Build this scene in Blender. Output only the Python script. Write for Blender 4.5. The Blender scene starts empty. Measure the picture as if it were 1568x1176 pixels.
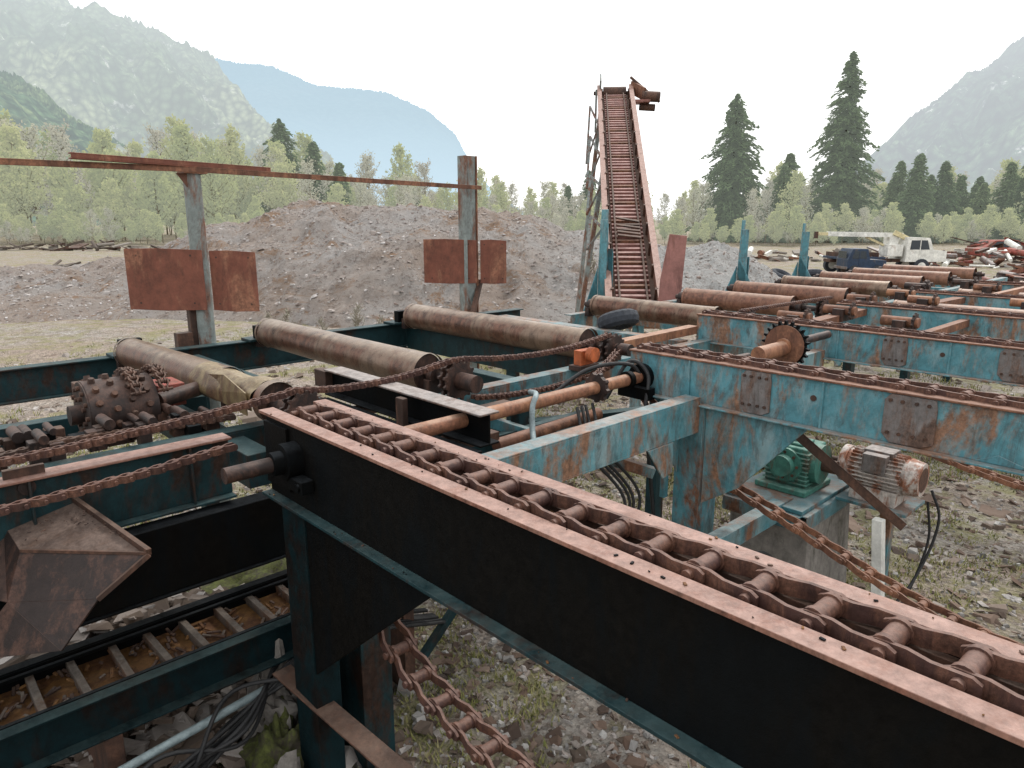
import bpy, math, random
import numpy as np
from mathutils import Vector, noise
random.seed(7); rng=np.random.default_rng(7)
D=bpy.data; SC=bpy.context.scene; COL=SC.collection
CA,SA=.725,.688   # mill grid is turned about 43.5 deg from the yard axes
CA,SA=CA/math.hypot(CA,SA),SA/math.hypot(CA,SA)
def M(p): return (CA*p[0]-SA*p[1], SA*p[0]+CA*p[1], p[2])

# ---------------------------------------------------------------- materials
def nt(name):
    m=D.materials.new(name); m.use_nodes=True
    n=m.node_tree; n.nodes.clear()
    o=n.nodes.new('ShaderNodeOutputMaterial'); b=n.nodes.new('ShaderNodeBsdfPrincipled')
    n.links.new(b.outputs[0],o.inputs[0]); return m,n,b,o
def noi(n,vec,scale,detail=6,rough=.6,dist=0):
    x=n.nodes.new('ShaderNodeTexNoise'); x.inputs['Scale'].default_value=scale
    x.inputs['Detail'].default_value=min(detail,7); x.inputs['Roughness'].default_value=rough
    x.inputs['Distortion'].default_value=dist
    n.links.new(vec,x.inputs['Vector']); return x.outputs['Fac']
def ramp(n,fac,a,b,ca=(0,0,0),cb=(1,1,1)):
    r=n.nodes.new('ShaderNodeValToRGB'); r.color_ramp.elements[0].position=a; r.color_ramp.elements[1].position=b
    r.color_ramp.elements[0].color=(*ca,1); r.color_ramp.elements[1].color=(*cb,1)
    n.links.new(fac,r.inputs[0]); return r.outputs[0]
def mix(n,f,a,b,mode='MIX'):
    x=n.nodes.new('ShaderNodeMix'); x.data_type='RGBA'; x.blend_type=mode
    for sock,v in ((x.inputs[0],f),(x.inputs[6],a),(x.inputs[7],b)):
        if isinstance(v,(int,float)): sock.default_value=v
        elif isinstance(v,tuple): sock.default_value=(*v,1)
        else: n.links.new(v,sock)
    return x.outputs[2]
def math_(n,op,a,b=0):
    x=n.nodes.new('ShaderNodeMath'); x.operation=op
    for s,v in ((x.inputs[0],a),(x.inputs[1],b)):
        if isinstance(v,(int,float)): s.default_value=v
        else: n.links.new(v,s)
    return x.outputs[0]
def bump(n,b,fac,st=.3,dist=.01):
    x=n.nodes.new('ShaderNodeBump'); x.inputs['Strength'].default_value=st; x.inputs['Distance'].default_value=dist
    n.links.new(fac,x.inputs['Height']); n.links.new(x.outputs[0],b.inputs['Normal'])
def steel(name,paint,rust,amt=.5,rough=.6,top=None,scale=3.,dark=.35,metal=0,topamt=.85,rr=.05,spec=.35,fade=0):
    """weathered painted steel: paint, rust patches, faded areas, grime streaks, oxidised upward faces"""
    m,n,b,o=nt(name)
    v=n.nodes.new('ShaderNodeTexCoord').outputs['Object']
    mp=n.nodes.new('ShaderNodeMapping'); mp.inputs['Scale'].default_value=(1,1,.35); n.links.new(v,mp.inputs[0]); vs=mp.outputs[0]
    n1=noi(n,vs,scale,7,.72,.4); f=ramp(n,n1,1-amt-rr,1-amt+rr)
    nf=noi(n,v,scale*9,6,.75)
    rustc=mix(n,ramp(n,nf,.3,.7),tuple(c*.38 for c in rust),tuple(min(1,c*1.6) for c in rust))
    paintc=mix(n,ramp(n,noi(n,v,scale*2.3,7,.75),.3,.7),tuple(c*.6 for c in paint),tuple(min(1,c*1.35) for c in paint))
    if fade:
        paintc=mix(n,math_(n,'MULTIPLY',ramp(n,noi(n,vs,scale*1.3,7,.7,.8),.47,.64),fade),paintc,(.36,.42,.42))
    c=mix(n,f,paintc,rustc)
    g=ramp(n,noi(n,vs,scale*2.6,7,.8,.7),.50,.70)
    c=mix(n,math_(n,'MULTIPLY',g,min(1,dark*1.9)),c,tuple(x*.22+.002 for x in rust))
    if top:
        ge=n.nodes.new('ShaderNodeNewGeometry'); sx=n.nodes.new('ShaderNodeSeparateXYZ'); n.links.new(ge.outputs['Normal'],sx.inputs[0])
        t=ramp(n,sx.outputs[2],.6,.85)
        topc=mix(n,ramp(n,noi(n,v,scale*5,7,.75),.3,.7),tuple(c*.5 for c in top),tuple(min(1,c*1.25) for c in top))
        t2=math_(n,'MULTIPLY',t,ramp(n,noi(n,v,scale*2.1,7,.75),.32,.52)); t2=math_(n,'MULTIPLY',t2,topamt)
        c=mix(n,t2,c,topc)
    n.links.new(c,b.inputs['Base Color'])
    rg=math_(n,'ADD',math_(n,'MULTIPLY',nf,.4),rough-.17); n.links.new(rg,b.inputs['Roughness'])
    b.inputs['Metallic'].default_value=metal; b.inputs['Specular IOR Level'].default_value=spec
    bump(n,b,noi(n,v,60,6,.8),.45,.006)
    return m
RUST=(.17,.08,.047); TEAL=(.065,.195,.23)
m_teal=steel('teal_paint',TEAL,RUST,.46,.45,top=(.26,.22,.19),topamt=.45,dark=.45,fade=.35)
m_tealt=steel('teal_paint_faded',(.085,.235,.275),(.23,.125,.078),.47,.5,top=(.33,.235,.19),topamt=.55,dark=.45,scale=3.2,fade=.55)
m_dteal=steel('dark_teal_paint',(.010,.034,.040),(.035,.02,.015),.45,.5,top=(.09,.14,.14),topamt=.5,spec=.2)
m_vteal=steel('shaded_teal_grime',(.004,.014,.017),(.010,.007,.006),.46,.6,top=(.05,.08,.08),topamt=.5,spec=.10)  # darker copy of the teal: shade put into the paint colour, plus grime
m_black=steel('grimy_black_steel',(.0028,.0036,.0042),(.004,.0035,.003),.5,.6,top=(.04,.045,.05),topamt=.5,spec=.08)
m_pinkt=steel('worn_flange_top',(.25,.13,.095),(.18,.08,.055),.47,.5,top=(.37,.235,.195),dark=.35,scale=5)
m_rust=steel('rusty_steel',(.13,.058,.036),(.23,.105,.06),.5,.7,top=(.26,.15,.11),dark=.5)
m_rustd=steel('dark_rusty_steel',(.05,.028,.021),(.10,.05,.033),.5,.65,top=(.15,.10,.075),topamt=.6)
m_drum=steel('greasy_dark_rust',(.025,.016,.014),(.07,.036,.026),.48,.5,top=(.11,.065,.05),topamt=.6,scale=7)
m_chain=steel('chain_rust',(.065,.03,.024),(.125,.058,.038),.5,.55,top=(.215,.125,.098),topamt=.7,scale=8,dark=.5)
m_plate=steel('oxide_plate',(.17,.058,.036),(.26,.115,.068),.45,.6,dark=.35,scale=3)
m_orange=steel('orange_rust',(.32,.15,.08),(.22,.095,.055),.5,.6,top=(.40,.245,.17),dark=.45)
m_hot=steel('orange_enamel',(.50,.13,.045),(.2,.08,.05),.42,.5,dark=.35)
m_roll=steel('worn_roller',(.20,.135,.095),(.13,.062,.04),.49,.30,top=(.40,.315,.235),metal=.45,topamt=.6,scale=2.4,dark=.5,spec=.5)
m_roll2=steel('rust_roller',(.25,.125,.08),(.18,.08,.05),.5,.45,top=(.38,.25,.18),topamt=.6,scale=2.5,dark=.45)
m_brass=steel('olive_rolled_plate',(.22,.16,.085),(.12,.07,.042),.48,.4,top=(.34,.27,.17),metal=.2,scale=6)
m_grey=steel('greyed_steel',(.17,.155,.15),(.13,.08,.06),.5,.6,top=(.36,.32,.30),scale=5)
m_post=steel('weathered_post',(.21,.24,.23),(.17,.08,.05),.47,.6,scale=3.5,dark=.35)
m_slat=steel('slat_floor_rust',(.22,.11,.038),(.13,.06,.028),.5,.7,scale=6)
m_slatg=steel('slat_grey_rust',(.11,.09,.075),(.12,.065,.04),.5,.6,top=(.20,.165,.135),scale=6)
m_bark=steel('trough_rust',(.065,.042,.033),(.10,.062,.045),.5,.75,top=(.15,.11,.092),scale=7,dark=.4,spec=.2)
m_redo=steel('incline_red_oxide',(.30,.14,.12),(.20,.085,.065),.45,.65,top=(.42,.27,.24),dark=.3,scale=1.5)
m_green=steel('green_gearbox_paint',(.06,.20,.16),(.12,.10,.07),.42,.5,top=(.3,.42,.36),topamt=.4,scale=6)
m_motor=steel('white_motor_paint',(.52,.47,.43),(.28,.12,.07),.48,.6,scale=9)
m_conc=steel('concrete',(.24,.22,.20),(.13,.12,.10),.4,.9,top=(.36,.34,.31),scale=4,dark=.3)
m_white=steel('old_white_paint',(.70,.69,.64),(.35,.22,.15),.33,.5,scale=1.3,dark=.08)
m_blue=steel('dark_blue_paint',(.02,.04,.08),(.10,.08,.07),.38,.4,scale=2)
m_red=steel('scrap_red',(.32,.08,.06),(.16,.08,.055),.48,.6,scale=2)
m_yel=steel('boom_yellowed',(.60,.52,.30),(.4,.3,.2),.4,.5,scale=2,dark=.15)
def plain(name,col,rough=.6,var=.3,scale=20,metal=0,col2=None):
    m,n,b,o=nt(name); v=n.nodes.new('ShaderNodeTexCoord').outputs['Object']
    f=noi(n,v,scale,6,.7)
    c=mix(n,ramp(n,f,.3,.7),tuple(c*(1-var) for c in col),tuple(min(1,c*(1+var)) for c in col))
    if col2: c=mix(n,ramp(n,noi(n,v,scale*.4,7,.8),.45,.6),c,col2)
    n.links.new(c,b.inputs['Base Color'])
    b.inputs['Roughness'].default_value=rough; b.inputs['Metallic'].default_value=metal
    bump(n,b,f,.5,.02); return m
m_rubber=plain('black_rubber',(.012,.012,.013),.6)
m_glass=plain('dark_glass',(.03,.04,.05),.1)
m_conduit=plain('grey_conduit',(.20,.25,.26),.45,.4)
m_tyre=plain('tyre_rubber',(.03,.035,.045),.8)
m_wood=plain('grey_wood',(.20,.175,.15),.85,.5)
m_trunk=plain('bark_trunk',(.09,.07,.055),.9)
m_twig=plain('twig_grey',(.26,.23,.18),.9)

# ---------------------------------------------------------------- builder
class Bd:
    def __init__(s,name,mats,mill=True):
        s.name=name; s.mats=mats; s.v=[]; s.f=[]; s.mi=[]; s.sm=[]; s.mill=mill
    def add(s,vs,fs,m=0,sm=False):
        o=len(s.v); s.v+= [tuple(a) for a in vs]
        for f in fs: s.f.append([i+o for i in f]); s.mi.append(m); s.sm.append(sm)
    def box(s,x0,x1,y0,y1,z0,z1,m=0):
        s.add([(x0,y0,z0),(x1,y0,z0),(x1,y1,z0),(x0,y1,z0),(x0,y0,z1),(x1,y0,z1),(x1,y1,z1),(x0,y1,z1)],
          [(0,3,2,1),(4,5,6,7),(0,1,5,4),(1,2,6,5),(2,3,7,6),(3,0,4,7)],m)
    def bar(s,p,q,w,h,m=0,up=(0,0,1),off=(0,0)):
        p=Vector(p);q=Vector(q);d=(q-p).normalized();up=Vector(up)
        sd=d.cross(up)
        if sd.length<1e-4: sd=d.cross(Vector((0,1,0)))
        sd.normalize(); u=sd.cross(d); p=p+sd*off[0]+u*off[1]; q=q+sd*off[0]+u*off[1]
        vs=[]
        for a in (p,q):
            for i,j in ((-1,-1),(1,-1),(1,1),(-1,1)): vs.append(a+sd*i*w/2+u*j*h/2)
        s.add(vs,[(0,1,2,3),(7,6,5,4),(0,4,5,1),(1,5,6,2),(2,6,7,3),(3,7,4,0)],m)
    def ibeam(s,p,q,w,h,t=.012,m=0,mt=None):   # p,q at centre of the top face
        mt=m if mt is None else mt
        s.bar(p,q,w,t,mt,off=(0,-t/2)); s.bar(p,q,w,t,m,off=(0,-h+t/2)); s.bar(p,q,t,h-2*t,m,off=(0,-h/2))
    def chan(s,p,q,w,h,t=.012,m=0,side=1,mt=None):
        mt=m if mt is None else mt
        s.bar(p,q,w,t,mt,off=(0,-t/2)); s.bar(p,q,w,t,m,off=(0,-h+t/2)); s.bar(p,q,t,h-2*t,m,off=(side*(w/2-t/2),-h/2))
    def angle(s,p,q,w,h,t=.01,m=0,side=1):
        s.bar(p,q,w,t,m,off=(0,-t/2)); s.bar(p,q,t,h-t,m,off=(side*(w/2-t/2),-h/2-t/2))
    def cyl(s,p,q,r,r2=None,n=20,m=0,caps=True,mc=None):
        r2=r if r2 is None else r2; p=Vector(p);q=Vector(q);d=(q-p).normalized()
        a=d.orthogonal().normalized(); b=d.cross(a)
        c=[(math.cos(2*math.pi*i/n),math.sin(2*math.pi*i/n)) for i in range(n)]
        A=[p+(a*x+b*y)*r for x,y in c]; B_=[q+(a*x+b*y)*r2 for x,y in c]
        s.add(A+B_,[(i,(i+1)%n,n+(i+1)%n,n+i) for i in range(n)],m,True)
        if caps:
            mc=m if mc is None else mc
            s.add(A,[tuple(reversed(range(n)))],mc); s.add(B_,[tuple(range(n))],mc)
    def tube(s,pts,r,n=8,m=0):
        pts=[Vector(p) for p in pts]; vs=[]; prev=None
        for i,p in enumerate(pts):
            d=(pts[min(i+1,len(pts)-1)]-pts[max(i-1,0)]).normalized()
            a=d.orthogonal().normalized() if prev is None else (prev-d*prev.dot(d)).normalized(); prev=a; b=d.cross(a)
            rr=r[i] if isinstance(r,(list,tuple)) else r
            vs+=[p+(a*math.cos(2*math.pi*k/n)+b*math.sin(2*math.pi*k/n))*rr for k in range(n)]
        s.add(vs,[(i*n+k,i*n+(k+1)%n,(i+1)*n+(k+1)%n,(i+1)*n+k) for i in range(len(pts)-1) for k in range(n)],m,True)
    def prism(s,pts,vec,m=0):
        vec=Vector(vec); A=[Vector(p) for p in pts]; B_=[p+vec for p in A]; n=len(A)
        s.add(A+B_,[tuple(reversed(range(n))),tuple(range(n,2*n))]+[(i,(i+1)%n,n+(i+1)%n,n+i) for i in range(n)],m)
    def sprocket(s,c,ax,r,teeth,th,m=0,hub=.35,mh=None):
        c=Vector(c);ax=Vector(ax).normalized();a=ax.orthogonal().normalized();b=ax.cross(a);pts=[]
        for i in range(teeth):
            for k,rr in ((0,.86),(.3,.86),(.45,1.0),(.68,1.0),(.85,.86)):
                t=2*math.pi*(i+k)/teeth; pts.append(c-ax*th/2+(a*math.cos(t)+b*math.sin(t))*r*rr)
        s.prism(pts,ax*th,m); mh=m if mh is None else mh
        s.cyl(c-ax*th*1.6,c+ax*th*1.6,r*hub,m=mh)
    def chain(s,pts,pitch,side,w,bh=.04,bt=.01,rb=.024,m=0,rn=10,jit=.0,start=0):
        # cranked-link chain along a polyline
        P=[Vector(p) for p in pts]; side=Vector(side).normalized(); L=[0]
        for i in range(1,len(P)): L.append(L[-1]+(P[i]-P[i-1]).length)
        def at(l):
            for i in range(1,len(P)):
                if L[i]>=l: return P[i-1].lerp(P[i],(l-L[i-1])/(L[i]-L[i-1]+1e-9))
            return P[-1]
        q=[at(l) for l in np.arange(start,L[-1],pitch)]
        q=[p+Vector((random.uniform(-jit,jit),random.uniform(-jit,jit),random.uniform(-jit,jit)*.6)) for p in q]
        wi=w*.5-bt*1.9; wo=w*.5-bt*.5
        for i,p in enumerate(q[:-1]):
            e=q[i+1]; d=(e-p).normalized(); up=side.cross(d).normalized()
            sd=d.cross(up).normalized()
            s.cyl(p-sd*wi,p+sd*wi,rb,n=rn,m=m)
            if rn>8:
                for k in (-1,1): s.cyl(p+sd*k*(wi-.016),p+sd*k*wi,rb*1.22,n=rn,m=m)
            s.cyl(p-sd*(w*.5+bt*1.3),p+sd*(w*.5+bt*1.3),rb*.62,n=8,m=m)
            for k in (-1,1):
                prof=[(-.24,wi),(-.1,wi),(.30,wi),(.62,wo),(1.1,wo),(1.22,wo)]
                hh=[.55,1,1,1,1,.55]; vs=[]
                for (t,o),h in zip(prof,hh):
                    base=p+d*t*pitch+sd*k*o
                    for di,dj in ((-1,-1),(1,-1),(1,1),(-1,1)):
                        vs.append(base+sd*di*bt/2+up*dj*bh*h/2)
                fs=[(0,1,2,3),(23,22,21,20)]
                for j in range(5):
                    for a in range(4):
                        b=(a+1)%4; fs.append((j*4+a,j*4+4+a,j*4+4+b,j*4+b))
                s.add(vs,fs,m)
    def done(s,parent=None,bevel=0,fixn=True):
        vs=[M(p) for p in s.v] if s.mill else s.v
        A=np.array(vs); c=A.mean(0) if parent is None else np.array(parent.location)
        A=A-c
        me=D.meshes.new(s.name); me.from_pydata(A.tolist(),[],s.f)
        for m in s.mats: me.materials.append(m)
        me.polygons.foreach_set('material_index',s.mi); me.polygons.foreach_set('use_smooth',s.sm)
        if fixn:
            import bmesh
            bm=bmesh.new(); bm.from_mesh(me); bmesh.ops.recalc_face_normals(bm,faces=bm.faces); bm.to_mesh(me); bm.free()
        ob=D.objects.new(s.name,me); COL.objects.link(ob)
        if parent is None: ob.location=c
        else: ob.parent=parent
        if bevel:
            md=ob.modifiers.new('bev','BEVEL'); md.width=bevel; md.segments=1; md.limit_method='ANGLE'; md.angle_limit=math.radians(60)
        return ob
def curve(p,q,sag,n=14):
    p=Vector(p);q=Vector(q)
    return [p.lerp(q,i/n)-Vector((0,0,sag*4*(i/n)*(1-i/n))) for i in range(n+1)]
def spline(pts,n=8):
    P=[Vector(p) for p in pts]; P=[P[0]*2-P[1]]+P+[P[-1]*2-P[-2]]; o=[]
    for i in range(1,len(P)-2):
        for k in range(n):
            t=k/n; a,b,c,d=P[i-1:i+3]
            o.append(.5*((2*b)+(c-a)*t+(2*a-5*b+4*c-d)*t*t+(3*b-a-3*c+d)*t**3))
    o.append(P[-2]); return o

# ================================================================= MILL
# ---- near transfer conveyor
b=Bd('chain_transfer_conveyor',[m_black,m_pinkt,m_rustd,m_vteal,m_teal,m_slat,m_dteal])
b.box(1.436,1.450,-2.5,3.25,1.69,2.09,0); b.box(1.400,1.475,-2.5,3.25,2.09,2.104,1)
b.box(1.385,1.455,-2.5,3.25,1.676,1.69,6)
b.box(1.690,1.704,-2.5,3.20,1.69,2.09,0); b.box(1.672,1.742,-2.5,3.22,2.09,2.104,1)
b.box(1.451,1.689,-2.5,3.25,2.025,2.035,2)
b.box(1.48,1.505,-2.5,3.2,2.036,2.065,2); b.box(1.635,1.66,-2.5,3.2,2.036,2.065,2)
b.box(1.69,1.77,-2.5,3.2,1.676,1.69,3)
b.box(1.42,1.435,3.02,3.25,1.74,2.05,0)
for y in np.arange(-2,3.1,.75): b.box(1.451,1.689,y,y+.06,1.70,1.76,0)
for i in range(520):
    x=random.uniform(1.47,1.67);y=random.uniform(-.5,3.1);a=random.uniform(0,3);l=random.uniform(.006,.035)
    b.bar((x,y,2.042),(x+l*math.cos(a),y+l*math.sin(a),2.046),l*.4,.006,random.choice((2,5,1,0)))
for i in range(70):   # grit and flakes on the flange and the lower ledge
    y=random.uniform(-.3,3.2);a=random.uniform(0,3);l=random.uniform(.004,.014); x,z=random.choice(((random.uniform(1.405,1.47),2.106),(random.uniform(1.68,1.735),2.106),(random.uniform(1.39,1.43),1.692)))
    b.bar((x,y,z),(x+l*math.cos(a),y+l*math.sin(a),z+.001),l*.6,.004,random.choice((2,5,0)))
A=b.done(bevel=.0025)
b=Bd('conveyor_chain',[m_chain]); pts=[(1.575+.006*math.sin(y*3),y,2.097+.004*math.sin(y*9)) for y in np.arange(3.08,-2.5,-.1)]
b.chain(pts,.155,(1,0,0),.155,bh=.045,bt=.012,rb=.025,jit=.004,rn=16); b.done(parent=A)
b=Bd('return_chain',[m_chain]); pts=spline([(1.6,3.0,1.62),(1.6,2.72,1.38),(1.6,2.48,1.18),(1.6,2.25,1.05),(1.6,1.95,.985),(1.6,1.5,.93),(1.6,.8,.86),(1.6,-.5,.9),(1.6,-2,1.2)])
b.chain(pts,.155,(1,.0,0),.14,bh=.042,bt=.012,rb=.026,jit=.004); b.done(parent=A)
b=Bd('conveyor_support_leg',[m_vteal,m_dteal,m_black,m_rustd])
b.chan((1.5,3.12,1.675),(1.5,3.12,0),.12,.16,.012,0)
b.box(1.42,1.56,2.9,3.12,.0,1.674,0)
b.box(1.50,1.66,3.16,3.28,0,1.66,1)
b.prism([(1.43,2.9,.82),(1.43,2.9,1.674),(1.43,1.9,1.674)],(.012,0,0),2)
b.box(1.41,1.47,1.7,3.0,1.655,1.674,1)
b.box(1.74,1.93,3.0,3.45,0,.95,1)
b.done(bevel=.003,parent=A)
b=Bd('shaft_bearing',[m_black,m_rustd])
b.cyl((1.36,2.96,1.92),(1.435,2.96,1.92),.085,m=0); b.box(1.37,1.434,2.80,3.12,1.80,1.86,0); b.cyl((1.31,2.96,1.92),(1.37,2.96,1.92),.055,m=0)
for y in (2.83,3.09): b.cyl((1.36,y,1.83),(1.38,y,1.83),.02,n=6,m=0)
b.done(bevel=.003,parent=A)
b=Bd('drive_shaft',[m_orange,m_drum,m_black])
b.cyl((1.10,2.96,1.92),(1.36,2.96,1.92),.036,m=1); b.cyl((1.75,2.93,1.92),(4.32,2.93,1.92),.042,m=0)
b.cyl((4.0,2.93,1.92),(4.06,2.93,1.92),.09,m=2); b.box(3.94,4.02,2.80,3.06,1.78,1.86,2); b.cyl((3.86,2.93,1.92),(3.9,2.93,1.92),.06,m=2)
b.sprocket((4.18,2.93,1.92),(1,0,0),.17,9,.05,m=1); b.sprocket((3.55,2.93,1.92),(1,0,0),.10,9,.03,m=1)
b.done()
# ---- parallel transfer conveyors
def transfer(X,y0,y1,ztop,dep,detail=True,mt=m_tealt):
    b=Bd('chain_transfer_conveyor',[mt,m_rust,m_rustd,m_orange,m_grey])
    x0,x1=X-.14,X+.14
    b.box(x0+.02,x0+.034,y1,y0,ztop-dep,ztop-.012,0); b.box(x0,x0+.08,y1,y0,ztop-.012,ztop,1)
    b.box(x0-.04,x0+.06,y1,y0,ztop-dep-.012,ztop-dep,0)
    b.box(x1-.034,x1-.02,y1,y0,ztop-dep,ztop-.012,0); b.box(x1-.08,x1,y1,y0,ztop-.012,ztop,1)
    b.box(x0+.035,x1-.035,y1,y0,ztop-.075,ztop-.06,2)
    b.box(x0+.035,x1-.035,y0-.015,y0,ztop-dep,ztop-.08,0)
    if detail:
        for y,w in ((2.08,.2),(1.2,.26),(.0,.2)):
            if y<y0:
                b.prism([(x0+.008,y-w/2,ztop-dep+.03),(x0+.008,y-w/4,ztop-dep+.004),(x0+.008,y+w/3,ztop-dep+.004),(x0+.008,y+w/2,ztop-dep+.05),(x0+.008,y+w/2,ztop-.05),(x0+.008,y+w/2-.03,ztop-.016),(x0+.008,y-w/2+.01,ztop-.016),(x0+.008,y-w/2,ztop-.07)],(.011,0,0),4)
                for dy in (-.35,-.12,.15,.38):
                    for z in (ztop-.05,ztop-dep+.06): b.cyl((x0-.004,y+dy*w,z),(x0+.008,y+dy*w,z),.010,n=6,m=2)
        b.prism([(x0+.012,.62,ztop-dep+.001),(x0+.012,.78,ztop-dep+.05),(x0+.012,.88,ztop-dep+.001)],(.008,0,0),0)
        for y in (1.66,.35,2.55): b.box(x0+.004,x0+.02,y,y+.012,ztop-dep,ztop-.014,0)
        b.cyl((x0+.014,1.72,ztop-.12),(x0+.02,1.72,ztop-.12),.018,m=2)
    o=b.done(bevel=.0025)
    c=Bd('conveyor_chain',[m_chain]); c.chain([(X,y,ztop+.008) for y in np.arange(y0-.05,y1,-.1)],.155,(1,0,0),.15,bh=.042,bt=.012,rb=.025,jit=.004)
    c.done(parent=o); return o
TB=transfer(4.18,3.05,-3,2.10,.29)
TC=transfer(6.55,4.0,-4,2.05,.27)
TD=transfer(9.0,3.6,-4.5,2.0,.27,False)
TE=transfer(11.4,3.5,-5,1.98,.27,False)
TF=transfer(13.8,3.5,-5,1.98,.27,False)
b=Bd('return_chain',[m_rust]); b.chain(spline([(4.18,3.0,1.75),(4.18,2.7,1.48),(4.18,2.31,1.28),(4.18,1.7,1.08),(4.18,1.13,.90),(4.18,.4,.80),(4.18,-.8,.85),(4.18,-2.4,1.2)]),.155,(1,0,0),.12,jit=.004); b.done(parent=TB)
b=Bd('return_chain',[m_rust]); b.chain(spline([(6.4,3.0,1.6),(6.4,2.4,1.3),(6.4,1.75,1.12),(6.4,1.04,1.0),(6.4,0,.95),(6.4,-2,1.3)]),.155,(1,0,0),.12,jit=.004); b.done(parent=TC)
b=Bd('conveyor_support_leg',[m_teal,m_tealt,m_dteal])
b.box(4.03,4.045,2.42,2.62,0,1.80,0); b.box(4.046,4.26,2.42,2.435,0,1.80,0); b.box(4.046,4.26,2.60,2.615,0,1.80,2)
b.box(3.985,4.03,2.66,2.70,1.1,1.80,0)
b.prism([(4.05,2.41,1.80),(4.05,1.72,1.80),(4.05,2.15,1.30),(4.05,2.41,1.12)],(.012,0,0),1)
b.prism([(4.024,2.60,1.62),(3.80,2.60,1.62),(4.024,2.60,1.30)],(0,-.012,0),1)
b.done(parent=TB,bevel=.003)
b=Bd('cross_beam',[m_tealt,m_teal])
b.chan((1.76,2.5,1.86),(4.02,2.5,1.86),.12,.24,.012,0,1)
b.prism([(3.45,2.43,1.62),(3.72,2.43,1.62),(3.72,2.43,1.42),(3.62,2.43,1.40)],(0,.012,0),0)
b.chan((4.3,2.7,1.85),(6.4,2.7,1.85),.10,.18,.012,0,1)
b.done(bevel=.0025)
b=Bd('lower_cross_brace',[m_teal,m_dteal,m_rust])
b.chan((3.4,2.2,1.0),(4.9,2.2,1.0),.10,.13,.012,0,1); b.chan((2.0,4.6,1.45),(4.4,3.1,1.6),.09,.14,.01,1,1)
b.bar((2.9,3.6,1.75),(3.9,2.7,1.3),.07,.07,0); b.bar((3.3,3.4,.0),(3.3,3.4,1.75),.09,.09,1); b.bar((2.4,3.4,.2),(3.9,3.4,1.5),.05,.05,1)
b.bar((2.55,3.0,1.45),(3.9,3.0,1.5),.06,.1,1)
b.box(2.6,3.9,3.30,3.36,1.45,1.62,1); b.bar((3.0,2.9,1.35),(4.2,3.5,1.4),.05,.12,1); b.cyl((2.9,3.2,1.6),(3.9,3.2,1.62),.045,m=2); b.box(3.4,3.6,3.1,3.3,1.3,1.6,1)
b.done(bevel=.002)
b=Bd('diagonal_angle_brace',[m_rustd])
b.angle((4.28,1.98,1.76),(4.95,1.42,1.03),.09,.06,.01,0); b.done(bevel=.002)
b=Bd('stub_guide_beam',[m_black,m_grey,m_rustd])
b.ibeam((2.42,2.72,2.0),(2.42,4.35,2.0),.14,.18,.012,0,1)
b.box(2.28,2.349,2.7,4.3,1.80,1.812,0)
b.box(2.30,2.34,3.35,3.42,1.80,1.98,2); b.box(2.36,2.43,4.35,4.5,1.86,1.98,2); b.box(2.2,2.7,2.95,3.05,1.74,1.79,2); b.box(2.2,2.9,3.95,4.05,1.74,1.79,2)
b.bar((1.95,3.4,1.78),(3.2,3.4,1.78),.10,.05,2)
b.bar((1.78,3.9,1.86),(1.9,2.6,1.80),.05,.05,2); b.box(2.0,2.2,3.1,3.3,1.6,1.76,0); b.cyl((2.05,3.0,1.78),(2.6,3.1,1.78),.03,m=2)
b.done(bevel=.003)

# ---- roller conveyor
b=Bd('roller_conveyor_frame',[m_dteal,m_teal,m_rust,m_tealt,m_black])
b.ibeam((-.6,6.8,1.84),(6.6,6.8,1.84),.14,.28,.014,0)
b.chan((6.6,5.95,1.84),(18,5.95,1.84),.12,.24,.014,3)
b.chan((2.6,3.86,1.80),(18,3.86,1.80),.12,.26,.014,1,1)
b.box(4.7,4.9,3.98,6.7,1.55,1.8,0); b.box(6.1,6.25,3.98,6.7,1.55,1.8,3)
for x in (2.25,3.7): b.box(x,x+.12,3.95,6.7,1.58,1.78,0)
for x in (7.9,9.8,11.2,12.9,14.6,16.5): b.box(x,x+.12,3.95,5.88,1.58,1.78,3)
for x in (2.2,3.75,5.6,7.9,10.2,12.6,15): b.box(x,x+.14,3.84,3.96,0,1.53,0)
for x in (.4,2.3,4.6,6.4): b.box(x,x+.14,6.74,6.86,0,1.55,0)
for x in (8,10.2,12.6,15): b.box(x,x+.14,5.9,6.0,0,1.59,3)
for x in (1.8,3.0,4.65):
    b.box(x-.16,x+.16,6.64,6.86,1.842,1.865,0); b.box(x-.09,x+.09,6.66,6.74,1.866,1.99,4)
FR=b.done(bevel=.003)
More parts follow.
